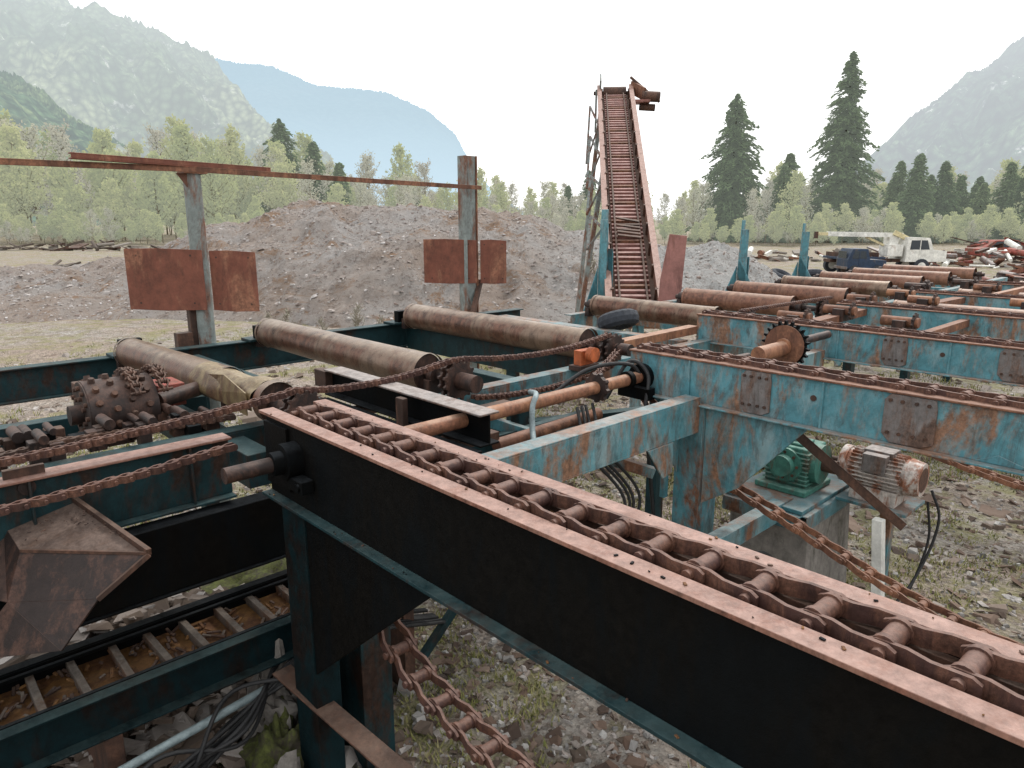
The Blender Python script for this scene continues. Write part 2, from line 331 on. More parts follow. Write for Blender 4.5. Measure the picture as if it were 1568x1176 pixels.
def roller(x,y0,y1,z,r,mats,ends=True,tilt=0):
    b=Bd('conveyor_roller',mats+[m_drum,m_black])
    n=16; seg=36; vs=[]
    for i in range(n+1):
        t=i/n; y=y0+(y1-y0)*t
        for k in range(seg):
            a=2*math.pi*k/seg
            rr=r*(1+.03*noise.noise(Vector((t*5,math.cos(a)*1.5,math.sin(a)*1.5+x))))
            vs.append((x+tilt*(t-.5)+rr*math.cos(a),y,z+rr*math.sin(a)))
    b.add(vs,[(i*seg+k,i*seg+(k+1)%seg,(i+1)*seg+(k+1)%seg,(i+1)*seg+k) for i in range(n) for k in range(seg)],0,True)
    for yy,s,t in ((y0,-1,-.5),(y1,1,.5)):
        xc=x+tilt*t
        b.cyl((xc,yy-s*.002,z),(xc,yy+s*.004,z),r*.985,n=seg,m=1); b.cyl((xc,yy,z),(xc,yy+s*.035,z),r+.006,n=seg,m=0,caps=False)
        b.cyl((xc,yy,z),(xc,yy+s*.2,z),.035,m=1)
        if ends:
            b.box(xc-.09,xc+.09,yy+s*.11-.03,yy+s*.11+.03,z-.14,z-.03,1); b.cyl((xc,yy+s*.08,z),(xc,yy+s*.14,z),.07,m=1)
    return b.done()
roller(3.0,4.05,6.55,1.93,.135,[m_roll]); roller(4.68,4.0,6.5,1.94,.135,[m_roll])
roller(1.80,4.75,6.5,1.90,.125,[m_roll],tilt=-.1)
roller(6.95,4.1,5.75,1.94,.125,[m_roll]); roller(8.75,4.1,5.6,1.92,.13,[m_roll2])
for x in (10.4,12.0,13.5,15.0,16.6): roller(x,4.1,5.75,1.92,.125,[m_roll2 if x!=12.0 else m_roll])
for x,y0,y1 in ((10.1,1.3,3.3),(12.5,.8,3.2),(14.8,0.5,2.9)): roller(x,y0,y1,1.84,.12,[m_roll2],ends=False)
b=Bd('crumpled_roller_shell',[m_brass,m_drum,m_roll])
b.cyl((1.86,4.02,1.91),(1.86,4.10,1.91),.13,n=32,m=2,caps=False); b.cyl((1.86,4.06,1.91),(1.86,4.075,1.91),.125,n=32,m=1)
b.cyl((1.86,3.8,1.91),(1.84,4.8,1.9),.05,m=1)
vs=[];N=20;K=22
for i in range(N+1):
    t=i/N; y=4.11+t*.86; dent=math.exp(-((t-.5)/.22)**2)
    for j in range(K+1):
        a=math.pi*(-.12+1.24*j/K); r=.128*(1-.38*dent*math.exp(-((a-1.9)/.7)**2)+.12*noise.noise(Vector((t*4,a*2,5))))
        vs.append((1.86-.05*t+r*math.cos(a)*(1.08),y,1.91+r*math.sin(a)+.03*dent*math.cos(a*3)))
b.add(vs,[(i*(K+1)+j,i*(K+1)+j+1,(i+1)*(K+1)+j+1,(i+1)*(K+1)+j) for i in range(N) for j in range(K)],0,True)
b.prism([(1.70,4.12,1.98),(1.73,4.5,2.03),(1.72,4.95,1.97),(1.72,4.95,1.86),(1.70,4.12,1.84)],(.008,0,0),0)
b.done(fixn=False)
b=Bd('roller_drive_sprocket',[m_drum,m_hot,m_black])
for x,z,r in ((1.86,1.92,.13),(3.0,1.93,.14),(4.68,1.94,.13),(6.95,1.94,.13),(8.75,1.92,.13)):
    b.sprocket((x,3.74,z),(0,1,0),r,13,.022,m=0); b.sprocket((x,3.68,z),(0,1,0),r,13,.022,m=0); b.cyl((x,3.55,z),(x,4.0,z),.035,m=0)
b.cyl((4.66,3.6,1.95),(4.66,3.5,1.95),.05,m=0)
b.box(4.30,4.46,3.72,3.8,1.84,1.96,1); b.cyl((4.38,3.7,1.93),(4.38,3.64,1.93),.06,m=1); b.box(4.26,4.5,3.70,3.82,1.80,1.84,0); b.cyl((3.0,3.5,1.93),(3.0,3.68,1.93),.06,m=0)
b.done(bevel=.002)
b=Bd('drive_chain',[m_chain])
pts=curve((-.8,3.70,1.97),(1.75,3.70,2.04),.045)+curve((1.8,3.7,2.055),(2.92,3.7,2.07),.05)+curve((3.05,3.7,2.07),(4.62,3.68,2.07),.06)
b.chain(pts,.052,(0,1,0),.048,bh=.034,bt=.008,rb=.013,rn=6,jit=.003)
b.chain(curve((4.7,3.7,1.80),(3.1,3.7,1.79),.07),.052,(0,1,0),.048,bh=.034,bt=.008,rb=.013,rn=6,jit=.003)
b.chain(curve((-.8,3.52,1.83),(1.42,3.52,1.87),.05),.070,(0,1,0),.05,bh=.034,bt=.010,rb=.014,rn=6,jit=.004)
b.chain(spline([(3.72,3.05,1.80),(3.85,3.3,1.77),(4.2,3.45,1.84),(4.6,3.58,1.95)]),.052,(-.6,.8,0),.048,bh=.034,bt=.008,rb=.013,rn=6)
b.chain([(6.8,3.71,2.07),(9.0,3.71,2.05)],.052,(0,1,0),.048,bh=.034,bt=.008,rb=.013,rn=6,jit=.002)
b.done()
def torus(b,c,ax,R,r,m=0,N=36,n=10):
    c=Vector(c);ax=Vector(ax).normalized();a=ax.orthogonal().normalized();bb=ax.cross(a);vs=[]
    for i in range(N):
        t=2*math.pi*i/N; dd=a*math.cos(t)+bb*math.sin(t)
        for k in range(n):
            p=2*math.pi*k/n; rr=r*(1+.10*(k%2)*(i%2)); vs.append(c+dd*(R+rr*math.cos(p))+ax*rr*1.1*math.sin(p))
    b.add(vs,[(i*n+k,((i+1)%N)*n+k,((i+1)%N)*n+(k+1)%n,i*n+(k+1)%n) for i in range(N) for k in range(n)],m,False)
b=Bd('rubber_tyre',[m_tyre]); torus(b,(6.4,5.0,1.88),(.1,.35,.85),.16,.08); b.done()
b=Bd('chain_wheel',[m_drum,m_orange,m_black,m_rust])
b.sprocket((5.55,2.62,2.0),(1,0,0),.2,22,.035,m=2,hub=.3,mh=1); b.cyl((5.52,2.62,2.0),(5.53,2.62,2.0),.165,m=3,n=30); b.cyl((5.1,2.62,1.98),(5.52,2.62,1.98),.06,m=1)
b.cyl((5.57,2.62,2.0),(6.35,2.62,2.0),.035,m=0); b.cyl((4.35,2.93,1.9),(5.2,2.75,1.93),.035,m=0)
b.box(5.05,5.2,2.5,2.74,1.85,1.92,2)
b.done(bevel=.002)
b=Bd('rusty_side_rail',[m_orange,m_rust,m_teal,m_drum])
b.angle((4.9,4.05,1.90),(6.45,4.05,1.92),.12,.08,.01,0); b.angle((6.7,3.3,1.93),(8.9,3.3,1.96),.14,.08,.01,1)
b.angle((9.15,3.0,1.95),(11.3,2.9,1.95),.14,.08,.01,1); b.bar((6.72,2.2,1.9),(8.9,2.2,1.9),.08,.08,1); b.bar((9.2,1.2,1.85),(11.3,1.2,1.9),.1,.06,0)
b.chan((11.5,1.6,1.85),(16,1.6,1.9),.12,.18,.012,0); b.bar((11.6,2.6,1.95),(13.7,2.4,2.0),.08,.08,0)
for x,y in ((7.2,3.3),(8.1,3.2),(9.9,2.9),(10.6,3.4),(12.4,2.8),(13.2,3.3),(14.4,2.2),(7.6,2.4),(9.5,3.5),(11.9,3.6),(9.6,1.2),(10.4,1.9),(12.0,1.4)):
    b.box(x,x+.2,y,y+.12,1.88,2.02,3); b.cyl((x+.1,y-.1,2.0),(x+.1,y+.25,2.0),.05,m=random.choice((0,1,3))); b.sprocket((x+.1,y-.06,2.0),(0,1,0),.1,11,.02,m=3)
b.done(bevel=.002)

# ---- left drum with studs
b=Bd('studded_drum',[m_drum,m_drum,m_black,m_rustd])
c=Vector((1.0,4.85,1.84)); R=.2
b.cyl(c,c+Vector((.38,0,0)),R,n=28,m=0); b.cyl(c-Vector((.01,0,0)),c,R*.98,n=28,m=1); b.cyl(c-Vector((.08,0,0)),c,.06,m=0)
for ring in range(4):
    for k in range(14):
        a=2*math.pi*(k+.5*(ring%2))/14; d=Vector((0,math.cos(a),math.sin(a))); p=c+Vector((.05+ring*.09,0,0))+d*R
        b.cyl(p,p+d*.028,.022,.017,n=8,m=3)
for rr,nn in ((.16,12),(.10,7)):
    for k in range(nn):
        a=2*math.pi*k/nn; p=c+Vector((-.01,math.cos(a)*rr,math.sin(a)*rr)); b.cyl(p,p-Vector((.018,0,0)),.015,n=8,m=3)
b.done()
b=Bd('drum_drive_chain',[m_rustd]); 
arc=[(1.26,4.85+.235*math.cos(a),1.84+.235*math.sin(a)) for a in np.linspace(2.6,-1.3,24)]
b.chain(arc,.058,(1,0,0),.06,bh=.034,bt=.01,rb=.014,rn=6); b.chain([(x+.16,y,z) for x,y,z in arc],.058,(1,0,0),.06,bh=.034,bt=.01,rb=.014,rn=6)
b.chain(spline([(.1,4.2,1.80),(.7,4.35,1.82),(1.2,4.4,1.80),(1.7,4.5,1.80)]),.058,(0,1,0),.05,bh=.034,bt=.01,rb=.014,rn=6)
b.chain(spline([(.1,4.6,1.78),(.5,4.7,1.80),(.9,4.5,1.78),(1.7,4.3,1.80)]),.058,(0,1,0),.05,bh=.034,bt=.01,rb=.014,rn=6); b.done()
b=Bd('side_rail_beam',[m_dteal,m_pinkt,m_black,m_rustd,m_red,m_drum])
b.ibeam((-.9,3.72,1.87),(1.42,3.72,1.87),.12,.34,.014,0,1); b.chan((-.9,4.25,1.74),(2.2,4.25,1.74),.12,.2,.012,0)
b.box(-.9,1.4,3.78,4.2,1.50,1.51,2); b.box(-.9,1.70,3.60,3.72,1.14,1.50,2); b.box(-.9,1.69,3.58,3.74,1.128,1.139,2)
b.box(1.1,1.25,5.4,5.6,1.7,1.9,3); b.box(1.45,1.62,4.9,5.15,1.78,1.93,4); b.cyl((1.4,4.75,1.87),(1.8,4.9,1.89),.05,m=5)
b.box(.2,1.9,5.3,5.42,1.55,1.72,0); b.box(1.55,1.7,3.8,5.9,1.5,1.7,0); b.box(.2,.34,4.3,6.7,1.5,1.7,0)
for i in range(30):
    x=random.uniform(.25,1.55); y=random.uniform(4.28,4.7); h=random.uniform(.04,.12)
    b.box(x,x+random.uniform(.05,.13),y,y+.08,1.72,1.74+h,random.choice((5,5,3,2)))
    if i%2: b.cyl((x+.06,y-.06,1.76+h),(x+.06,y+.12,1.76+h),random.uniform(.02,.035),m=5,n=10)
for x in (-.3,.5,1.2): b.box(x,x+.012,3.665,3.715,1.545,1.855,0)
b.done(bevel=.003)
# bent rusty trough
b=Bd('bent_steel_trough',[m_bark,m_rustd,m_drum])
def plate(b,q,t,m=0):
    q=[Vector(p) for p in q]; n=(q[1]-q[0]).cross(q[2]-q[0]).normalized(); b.prism(q,n*t,m)
T=(.81,3.11,1.60)
plate(b,[(.63,3.95,1.735),T,(.415,3.52,1.6),(.40,3.78,1.65)],.012)
plate(b,[(.415,3.52,1.6),T,(.607,3.16,1.447),(.33,3.43,1.43)],.014,2)
plate(b,[(.40,3.78,1.65),(.415,3.52,1.6),(.33,3.43,1.43)],.012,2); plate(b,[(.40,3.78,1.65),(.33,3.43,1.43),(.1,3.8,1.45)],.012,2)
plate(b,[(.33,3.43,1.43),(.607,3.16,1.447),(.45,3.15,1.28)],.012,2); plate(b,[(.33,3.43,1.43),(.45,3.15,1.28),(.15,3.5,1.2)],.012,2)
b.bar((.63,3.95,1.74),(.81,3.11,1.61),.022,.03,1); b.bar((.81,3.11,1.60),(.607,3.16,1.447),.02,.02,1)
b.bar((.415,3.52,1.605),(.81,3.11,1.605),.012,.014,1)
b.box(.44,.56,3.74,3.84,1.66,1.86,1); b.box(.42,.58,3.715,3.74,1.66,1.91,1); b.cyl((.50,3.70,1.82),(.50,3.715,1.82),.035,m=2)
for i in range(60):
    s,t=random.random(),random.random()
    if s+t>1: s,t=1-s,1-t
    p=Vector((.63,3.95,1.735)).lerp(Vector(T),s)+(Vector((.415,3.52,1.6))-Vector((.63,3.95,1.735)))*t*(1-s)+Vector((0,0,.016)); a=random.uniform(0,3); l=random.uniform(.004,.016)
    b.bar(p,p+Vector((math.cos(a)*l,math.sin(a)*l,0)),l*.5,.004,random.choice((1,2)))
b.done(bevel=.002)
# slat conveyor low left
b=Bd('slat_waste_conveyor',[m_black,m_slat,m_slatg,m_vteal,m_rustd])
b.chan((-1.2,3.40,.86),(2.6,3.40,.86),.07,.22,.01,3,-1); b.chan((-1.2,3.92,.86),(2.6,3.92,.86),.06,.16,.01,0,1)
b.box(-1.2,2.6,3.44,3.88,.76,.77,1)
for x in np.arange(-1.1,2.5,.185):
    q=random.uniform(-.012,.012); b.prism([(x,3.45,.772),(x+.035,3.45,.772),(x+.035+q,3.87,.772),(x+q,3.87,.772)],(0,0,.055),2)
for y in (3.47,3.85): b.box(-1.2,2.6,y-.012,y+.012,.832,.85,0)
for x in (-.6,.6,2.3): b.box(x,x+.08,3.42,3.9,0,.63,4)
for i in range(260):
    x=random.uniform(-.8,2.3);y=random.uniform(3.5,3.84); l=random.uniform(.01,.08); a=random.uniform(0,3)
    b.bar((x,y,.785),(x+l*math.cos(a),y+l*math.sin(a),.795),.016,.010,random.choice((1,4,4,2)))
b.done(bevel=.002)
b=Bd('bottom_angle_iron',[m_rustd]); b.angle((1.44,3.32,.64),(1.56,.9,.60),.11,.1,.012,0,-1); b.done(bevel=.002)
b=Bd('hydraulic_hoses',[m_rubber,m_conduit])
b.tube([(.60,3.62,.58),(1.0,3.58,.60),(1.72,3.62,.60)],.018,m=1)
b.cyl((.62,3.3,.50),(1.35,3.35,.54),.022,m=1)
for i in range(11):
    o=random.uniform(-.14,.14)
    b.tube(spline([(-.3,3.0+o,.30+random.uniform(0,.15)),(.3,3.05+o,.25),(.75,3.12+o*1.3,.42+random.uniform(-.1,.1)),(1.15,3.25-o,.50+random.uniform(-.1,.1)),(1.5,3.35+o,.62),(1.9,3.4+o,.66),(2.6,3.5+o,.4)]),.011,m=0)
b.tube(spline([(3.8,3.05,1.78),(3.95,2.98,2.03),(4.0,2.85,1.95),(3.92,2.8,1.7),(3.95,2.75,1.2),(4.0,2.7,.6)]),.014,m=0)
b.tube(spline([(3.4,3.25,1.8),(3.7,3.15,1.98),(3.92,2.96,2.02),(4.02,2.9,1.9)]),.014,m=0)
for o in (0,.05,.09,.16): b.tube(spline([(3.55+o,3.1,1.75),(3.45+o,2.9,1.5),(3.6+o,2.7,1.15),(3.4+o,2.75,.7),(3.6+o,2.9,.1)]),.011,m=0)
b.tube(spline([(2.62,2.62,1.72),(2.75,2.72,1.75),(2.82,2.80,1.82),(2.86,2.84,1.93),(2.95,2.9,1.98),(3.2,3.2,1.9)]),.017,m=1)
b.tube(spline([(5.5,1.42,1.1),(5.5,1.35,.9),(5.4,1.38,.6),(5.15,1.45,.35),(5.0,1.6,.25),(4.8,1.7,.05)]),.010,m=0)
b.tube(spline([(5.52,1.44,1.0),(5.5,1.40,.7),(5.3,1.45,.3),(5.1,1.5,.28),(5.0,1.6,.1)]),.009,m=0)
b.tube(spline([(3.9,2.0,.9),(4.0,1.9,.95),(4.2,1.8,.7),(4.25,1.7,.3),(4.3,1.5,.02)]),.012,m=0)
b.done()

# ---- gearbox, motor, block
b=Bd('concrete_footing',[m_conc]); b.prism([(4.8,1.95,0),(5.6,1.95,0),(5.55,1.98,.84),(4.85,1.98,.84)],(0,.65,0)); b.done(bevel=.02)
b=Bd('motor_base_frame',[m_teal,m_tealt,m_white])
b.box(4.72,5.65,2.0,2.6,.955,.985,0); b.chan((4.72,2.0,.953),(5.65,2.0,.953),.08,.11,.01,0); b.chan((4.72,2.6,.953),(4.72,2.0,.953),.08,.11,.01,0)
b.prism([(4.86,1.42,0),(4.93,1.42,0),(5.18,1.6,.92),(5.11,1.6,.92)],(.0,.07,0),2)
b.box(5.2,5.6,1.48,1.97,.955,.98,0); b.box(5.3,5.38,1.6,1.68,0,.954,1)
b.done(bevel=.003)
b=Bd('gear_reducer',[m_green,m_rustd]); x0=.12
b.box(4.85+x0,5.3+x0,2.1,2.5,.986,1.03,0); b.box(4.93+x0,5.24+x0,2.14,2.46,1.03,1.33,0); b.cyl((4.9+x0,2.3,1.19),(4.93+x0,2.3,1.19),.13,m=0); b.cyl((4.84+x0,2.3,1.19),(4.9+x0,2.3,1.19),.08,m=0)
b.cyl((5.08+x0,2.08,1.2),(5.08+x0,2.14,1.2),.15,m=0); b.cyl((5.08+x0,1.98,1.2),(5.08+x0,2.08,1.2),.05,m=1)
for k in range(8):
    z=1.05+k*.034; b.box(4.91+x0,5.26+x0,2.125,2.475,z,z+.012,0)
for k in range(8):
    a=k*math.pi/4; b.cyl((4.89+x0,2.3+.1*math.cos(a),1.19+.1*math.sin(a)),(4.90+x0,2.3+.1*math.cos(a),1.19+.1*math.sin(a)),.012,n=6,m=1)
b.cyl((5.08+x0,2.3,1.33),(5.08+x0,2.3,1.39),.04,m=0); b.box(4.98+x0,5.18+x0,2.2,2.4,1.331,1.35,0)
b.done(bevel=.006)
b=Bd('electric_motor',[m_motor,m_rustd,m_grey])
p0=Vector((5.38,1.95,1.20)); p1=Vector((5.38,1.54,1.20))
b.cyl(p0,p1,.125,n=32,m=0); b.cyl(p1,p1+Vector((0,-.09,0)),.14,.12,n=32,m=0); b.cyl(p1+Vector((0,-.092,0)),p1+Vector((0,-.09,0)),.09,n=24,m=1); b.cyl(p0,p0+Vector((0,.05,0)),.14,n=32,m=0); b.cyl(p0,p0+Vector((0,.2,0)),.03,m=1)
for k in range(28):
    a=2*math.pi*k/28; d=Vector((math.cos(a),0,math.sin(a)))
    m0=(p0+p1)/2+d*.135; b.bar(m0+Vector((0,.18,0)),m0-Vector((0,.18,0)),.007,.03,0,up=d)
b.box(5.26,5.5,1.58,1.9,.981,1.09,0); b.box(5.22,5.30,1.66,1.82,1.22,1.35,2); b.box(5.3,5.46,1.64,1.84,1.32,1.365,2)
b.done(bevel=.002)

# ---- posts with rail and deflector plates
b=Bd('steel_post',[m_post,m_rust,m_rustd]); 
b.cyl((2.55,6.95,0),(2.55,6.95,3.40),.078,n=20,m=0)
b.box(2.42,2.50,6.98,7.06,.0,2.2,2); b.box(2.28,2.42,6.95,7.05,.3,1.95,2)
b.prism([(2.40,6.90,3.40),(2.56,6.90,3.40),(2.56,6.90,3.18)],(0,.012,0),1); b.box(2.45,2.66,6.85,7.03,3.40,3.415,1)
P1=b.done()
b=Bd('steel_post',[m_post,m_rust,m_rustd]); b.box(6.06,6.22,7.24,7.36,0,3.78,0); b.box(6.04,6.06,7.22,7.38,0,3.78,0); b.box(6.22,6.24,7.22,7.38,0,3.78,1)
b.bar((6.0,7.1,1.7),(6.3,7.25,2.2),.06,.06,2); P2=b.done(bevel=.003)
b=Bd('overhead_angle_rail',[m_rust,m_plate])
pp=[(-1.2,6.75,3.46),(.6,6.82,3.45),(2.55,6.87,3.46),(4.5,6.98,3.43),(6.2,7.12,3.41)]
for i in range(4): b.angle(pp[i],pp[i+1],.05,.05,.012,0)
b.chan((1.55,6.79,3.52),(3.3,6.95,3.49),.07,.05,.01,1)
b.done(bevel=.002)
def defl(pts,post):
    b=Bd('deflector_plate',[m_plate,m_rustd])
    for q in pts:
        (x0,y0),(x1,y1),z0,z1=q; d=Vector((y1-y0,x0-x1,0)).normalized()*.01
        b.prism([(x0,y0,z0),(x0+(x1-x0)*.5,y0+(y1-y0)*.5,z0-.012),(x1,y1,z0-.004),(x1,y1,z1-.01),(x0+(x1-x0)*.4,y0+(y1-y0)*.4,z1+.006),(x0,y0,z1)],d,0)
        for fx in (.15,.85): 
            xx=x0+(x1-x0)*fx; yy=y0+(y1-y0)*fx; 
            for z in (z0+.06,z1-.06): b.cyl(Vector((xx,yy,z))+d*1.2,Vector((xx,yy,z))-d*.8,.010,n=6,m=1)
    b.done(parent=post,bevel=.002)
defl([((2.02,7.35),(2.53,6.82),2.17,2.73),((2.60,6.83),(2.88,6.47),2.16,2.71)],P1)
defl([((5.68,7.66),(6.16,7.16),2.18,2.74),((6.24,7.18),(6.52,6.98),2.17,2.73)],P2)

def upright(x,y,h,w=.2,z0=1.5,g=.55):
    b=Bd('taper_upright',[m_tealt,m_teal])
    b.prism([(x-w/2,y,0),(x+w/2,y,0),(x+w/2,y,h*.72),(x+w/2-.03,y,h),(x-w/2+.05,y,h),(x-w/2,y,h*.72)],(0,.02,0),0)
    b.box(x-w/2,x-w/2+.02,y-.14,y,0,h*.95,0); b.box(x+w/2-.02,x+w/2,y-.1,y,0,h*.8,1)
    b.prism([(x-w/2,y,z0),(x-w/2,y,z0+g),(x-w/2,y-.35,z0)],(.015,0,0),1); b.prism([(x-w/2,y+.021,z0),(x-w/2,y+.021,z0+g*.8),(x-w/2-.35,y+.021,z0)],(0,.015,0),1)
    b.done(bevel=.004)
upright(9.3,7.6,3.15,.24,1.5,.9); upright(11.05,6.1,2.98,.17,1.8); upright(12.95,5.95,2.92,.17,1.8)

# ---- inclined conveyor
b=Bd('inclined_chain_conveyor',[m_redo,m_rustd,m_rust,m_post,m_pinkt],mill=False)
P0=Vector((1.93,11.2,1.55)); P1_=Vector((2.72,20.2,6.25)); dr=(P1_-P0).normalized(); sd=dr.cross(Vector((0,0,1))).normalized(); up=sd.cross(dr)
W=.38; L=(P1_-P0).length
for k,hh in ((-1,.30),(1,.34)):
    b.bar(P0+sd*k*W,P1_+sd*k*W,.03,hh,4 if k>0 else 0,off=(0,.05)); b.bar(P0+sd*k*W,P1_+sd*k*W,.11,.02,4,off=(k*.03,.05+hh/2)); b.bar(P0+sd*k*W,P1_+sd*k*W,.09,.02,0,off=(0,.05-hh/2))
    for i in range(14):
        p=P0+dr*(i+.5)*L/14+sd*k*(W-.03)+up*.07; b.bar(p-up*.16,p+up*.16,.05,.05,1,up=dr)
b.bar(P0,P1_,2*W,.02,1,off=(0,-.02))
for i in range(int(L/.15)):
    p=P0+dr*(i*.15+random.uniform(-.01,.01))+up*.02; b.bar(p-sd*(W-.10),p+sd*(W-.10)+dr*random.uniform(-.01,.01),.055,.05,0 if i%5 else 2,up=up)
for k in (-1,1): b.bar(P0+sd*k*.22,P1_+sd*k*.22,.03,.05,1,off=(0,.05))
for i in range(6): 
    p=P0+dr*(2.2+i*.12)+up*.12; b.bar(p-sd*.2+up*random.uniform(0,.08),p+sd*.22,.05,.03,1,up=up)
for t0,t1 in ((.3,.48),(.48,.64),(.64,.82),(.82,.98)):
    a=P0+dr*L*t0-sd*(W+.06)-up*.15; c=P0+dr*L*t1-sd*(W+.06)-up*.15
    lo=a-Vector((.28,0,1.0*(t0+.1))); lo2=c-Vector((.2,0,1.0*(1-t1)+.1))
    b.bar(lo,lo2,.05,.05,3); b.bar(a,lo2,.04,.04,3); b.bar(lo,a,.04,.04,3)
b.bar(P1_-sd*(W+.1)+up*.1,P1_-sd*(W+.1)-up*.9-dr*.4,.05,.08,3); 
for t in (.55,.9):
    q=P0+dr*L*t
    for k in (-1,1): b.bar(q+sd*k*(W)-up*.1,Vector((q.x+k*(W+ (.55 if k<0 else -.1)),q.y,0)),.09,.09,3)
    for k in range(3): b.bar(q-sd*W-Vector((.0,0,1+k*1.1)),q+sd*W-Vector((0,0,.6+k*1.1)),.04,.04,3)
b.cyl(P1_-sd*.55,P1_+sd*.6,.05,m=1); b.cyl(P1_-sd*.3,P1_+sd*.3,.16,m=1)
b.bar(P1_-sd*W-dr*.3+up*.25,P1_-sd*W+dr*.1+up*.3,.04,.35,3); 
h=P1_+sd*.62-dr*.7
b.bar(h-sd*.2,h+sd*.25,.5,.06,0,off=(0,0)); b.cyl(h+sd*.05+up*.15,h+sd*.5+up*.12,.13,m=1); b.cyl(h+sd*.0-up*.12,h+sd*.4-up*.15,.09,m=1); b.bar(P1_+sd*.4+up*.4,h+sd*.5,.06,.06,1)
b.cyl(P1_+sd*.45+up*.1,P1_+sd*.5+up*.1,.22,m=2); b.bar(P1_+sd*.42+up*.15,h+sd*.1+up*.2,.05,.3,2)
b.done(bevel=.0)
b=Bd('conveyor_tail_plate',[m_redo,m_rust],mill=False)
b.prism([(2.22,10.9,1.4),(2.55,10.9,1.4),(2.62,10.9,2.75),(2.36,10.9,2.78),(2.25,10.9,2.1)],(0,.03,0),0); b.box(1.55,2.3,10.9,11.1,1.35,1.5,1)
b.done(bevel=.004)

# ---- vehicles
def wheel(b,x,y,z,r,w,m,mh):
    b.cyl((x,y-w/2,z),(x,y+w/2,z),r,n=20,m=m); b.cyl((x,y-w/2-.01,z),(x,y-w/2,z),r*.55,n=16,m=mh)
b=Bd('boom_truck',[m_white,m_glass,m_tyre,m_yel,m_blue,m_rustd],mill=False)
y=41.
b.box(16.8,22.4,y-.5,y+.5,.75,.95,5); b.box(17.0,20.2,y-1.1,y+1.1,.98,1.12,4)
for x in (17.6,18.8,22.6): wheel(b,x,y-1.0,.5,.5,.35,2,0); wheel(b,x,y+1.0,.5,.5,.35,2,0)
b.prism([(21.5,y-1.1,.8),(24.2,y-1.1,.8),(24.2,y-1.1,1.5),(23.3,y-1.1,1.6),(23.0,y-1.1,2.35),(21.6,y-1.1,2.4)],(0,2.2,0),0)
b.prism([(21.75,y-1.11,1.6),(23.05,y-1.11,1.6),(22.85,y-1.11,2.2),(21.8,y-1.11,2.2)],(0,.01,0),1); b.box(22.38,22.44,y-1.125,y-1.112,.9,2.25,0); b.box(24.201,24.22,y-.8,y+.8,.95,1.35,5)
b.box(20.4,21.4,y-.9,y+.3,1.15,1.9,0); b.box(20.7,21.3,y-.4,y+.4,1.9,2.55,0)
b.bar((21.6,y-.2,2.5),(16.6,y-.2,2.6),.35,.3,0); b.bar((16.7,y-.2,2.6),(15.9,y-.2,2.6),.25,.2,3); b.bar((21,y-.2,1.6),(19.2,y-.2,2.4),.14,.14,3)
b.bar((20.9,y-.5,2.7),(22.0,y-.5,2.2),.15,.3,3); b.box(15.8,15.95,y-.35,y,2.3,2.75,5)
for i in range(6): b.box(17.2+i*.5,17.26+i*.5,y-1.1,y+1.1,1.12,1.4,5)
bt=b.done(bevel=.03); bt.scale=(.84,.84,.84); bt.location.z*=.84; bt.location.x+=.55
b=Bd('pickup_truck',[m_blue,m_glass,m_tyre,m_grey],mill=False); y=38.5
b.prism([(17.3,y-.85,.55),(20.1,y-.85,.55),(20.1,y-.85,1.05),(18.9,y-.85,1.1),(18.7,y-.85,1.75),(17.6,y-.85,1.75),(17.3,y-.85,1.1)],(0,1.7,0),0)
b.prism([(17.6,y-.862,1.15),(18.65,y-.862,1.15),(18.55,y-.862,1.62),(17.75,y-.862,1.62)],(0,.01,0),1); b.box(17.28,17.299,y-.6,y+.6,1.15,1.6,1)
for x in (17.8,19.5): wheel(b,x,y-.8,.38,.38,.25,2,3); wheel(b,x,y+.8,.38,.38,.25,2,3)
b.box(17.15,17.3,y-.85,y+.85,.5,.65,3); b.box(18.1,18.14,y-.875,y-.863,.7,1.65,0)
bt=b.done(bevel=.03); bt.scale=(.72,.8,.84); bt.location.z*=.84; bt.location.x-=.1
b=Bd('parked_car',[m_red,m_glass,m_tyre,m_grey],mill=False); y=52
b.prism([(33.5,y,.4),(37.8,y,.4),(37.8,y,.95),(36.9,y,1.05),(36.2,y,1.5),(34.6,y,1.5),(33.9,y,1.0),(33.5,y,.9)],(0,1.7,0),0)
b.prism([(34.3,y-.012,1.02),(36.7,y-.012,1.02),(36.1,y-.012,1.42),(34.7,y-.012,1.42)],(0,.01,0),1)
for x in (34.4,36.9): wheel(b,x,y,.33,.33,.25,2,3)
b.done(bevel=.03)
b=Bd('tyre_stack',[m_tyre],mill=False)
for i,(x,y,z) in enumerate([(12.6,34,.15),(12.7,34,.4),(13.5,33.6,.15),(14.2,34.5,.15),(14.3,34.4,.42),(13.1,35,.15),(11.8,34.5,.3)]):
    torus(b,(x,y,z),(random.uniform(-.4,.4),random.uniform(-.5,.5),1),.38,.15)
b.done()
def pile(name,cx,cy,rx,ry,h,n,mats,s=(.3,1.6)):
    b=Bd(name,mats,mill=False)
    for i in range(n):
        a=random.uniform(0,6.28); r=math.sqrt(random.random()); x=cx+rx*r*math.cos(a);y=cy+ry*r*math.sin(a); z=h*(1-r*r)*random.random()
        l=random.uniform(*s); t=random.uniform(0,3.14); e=random.uniform(-.35,.35)
        d=Vector((math.cos(t),math.sin(t),e))*l; k=random.random(); p=Vector((x,y,z+.1))
        if k<.35: b.cyl(p,p+d,random.uniform(.05,.2)*min(1,l),n=10,m=random.randrange(len(mats)))
        elif k<.7: b.bar(p,p+d,random.uniform(.05,.5)*l,random.uniform(.03,.2),random.randrange(len(mats)))
        else: b.angle(p,p+d,random.uniform(.08,.3),random.uniform(.08,.3),.02,random.randrange(len(mats)))
    return b.done()
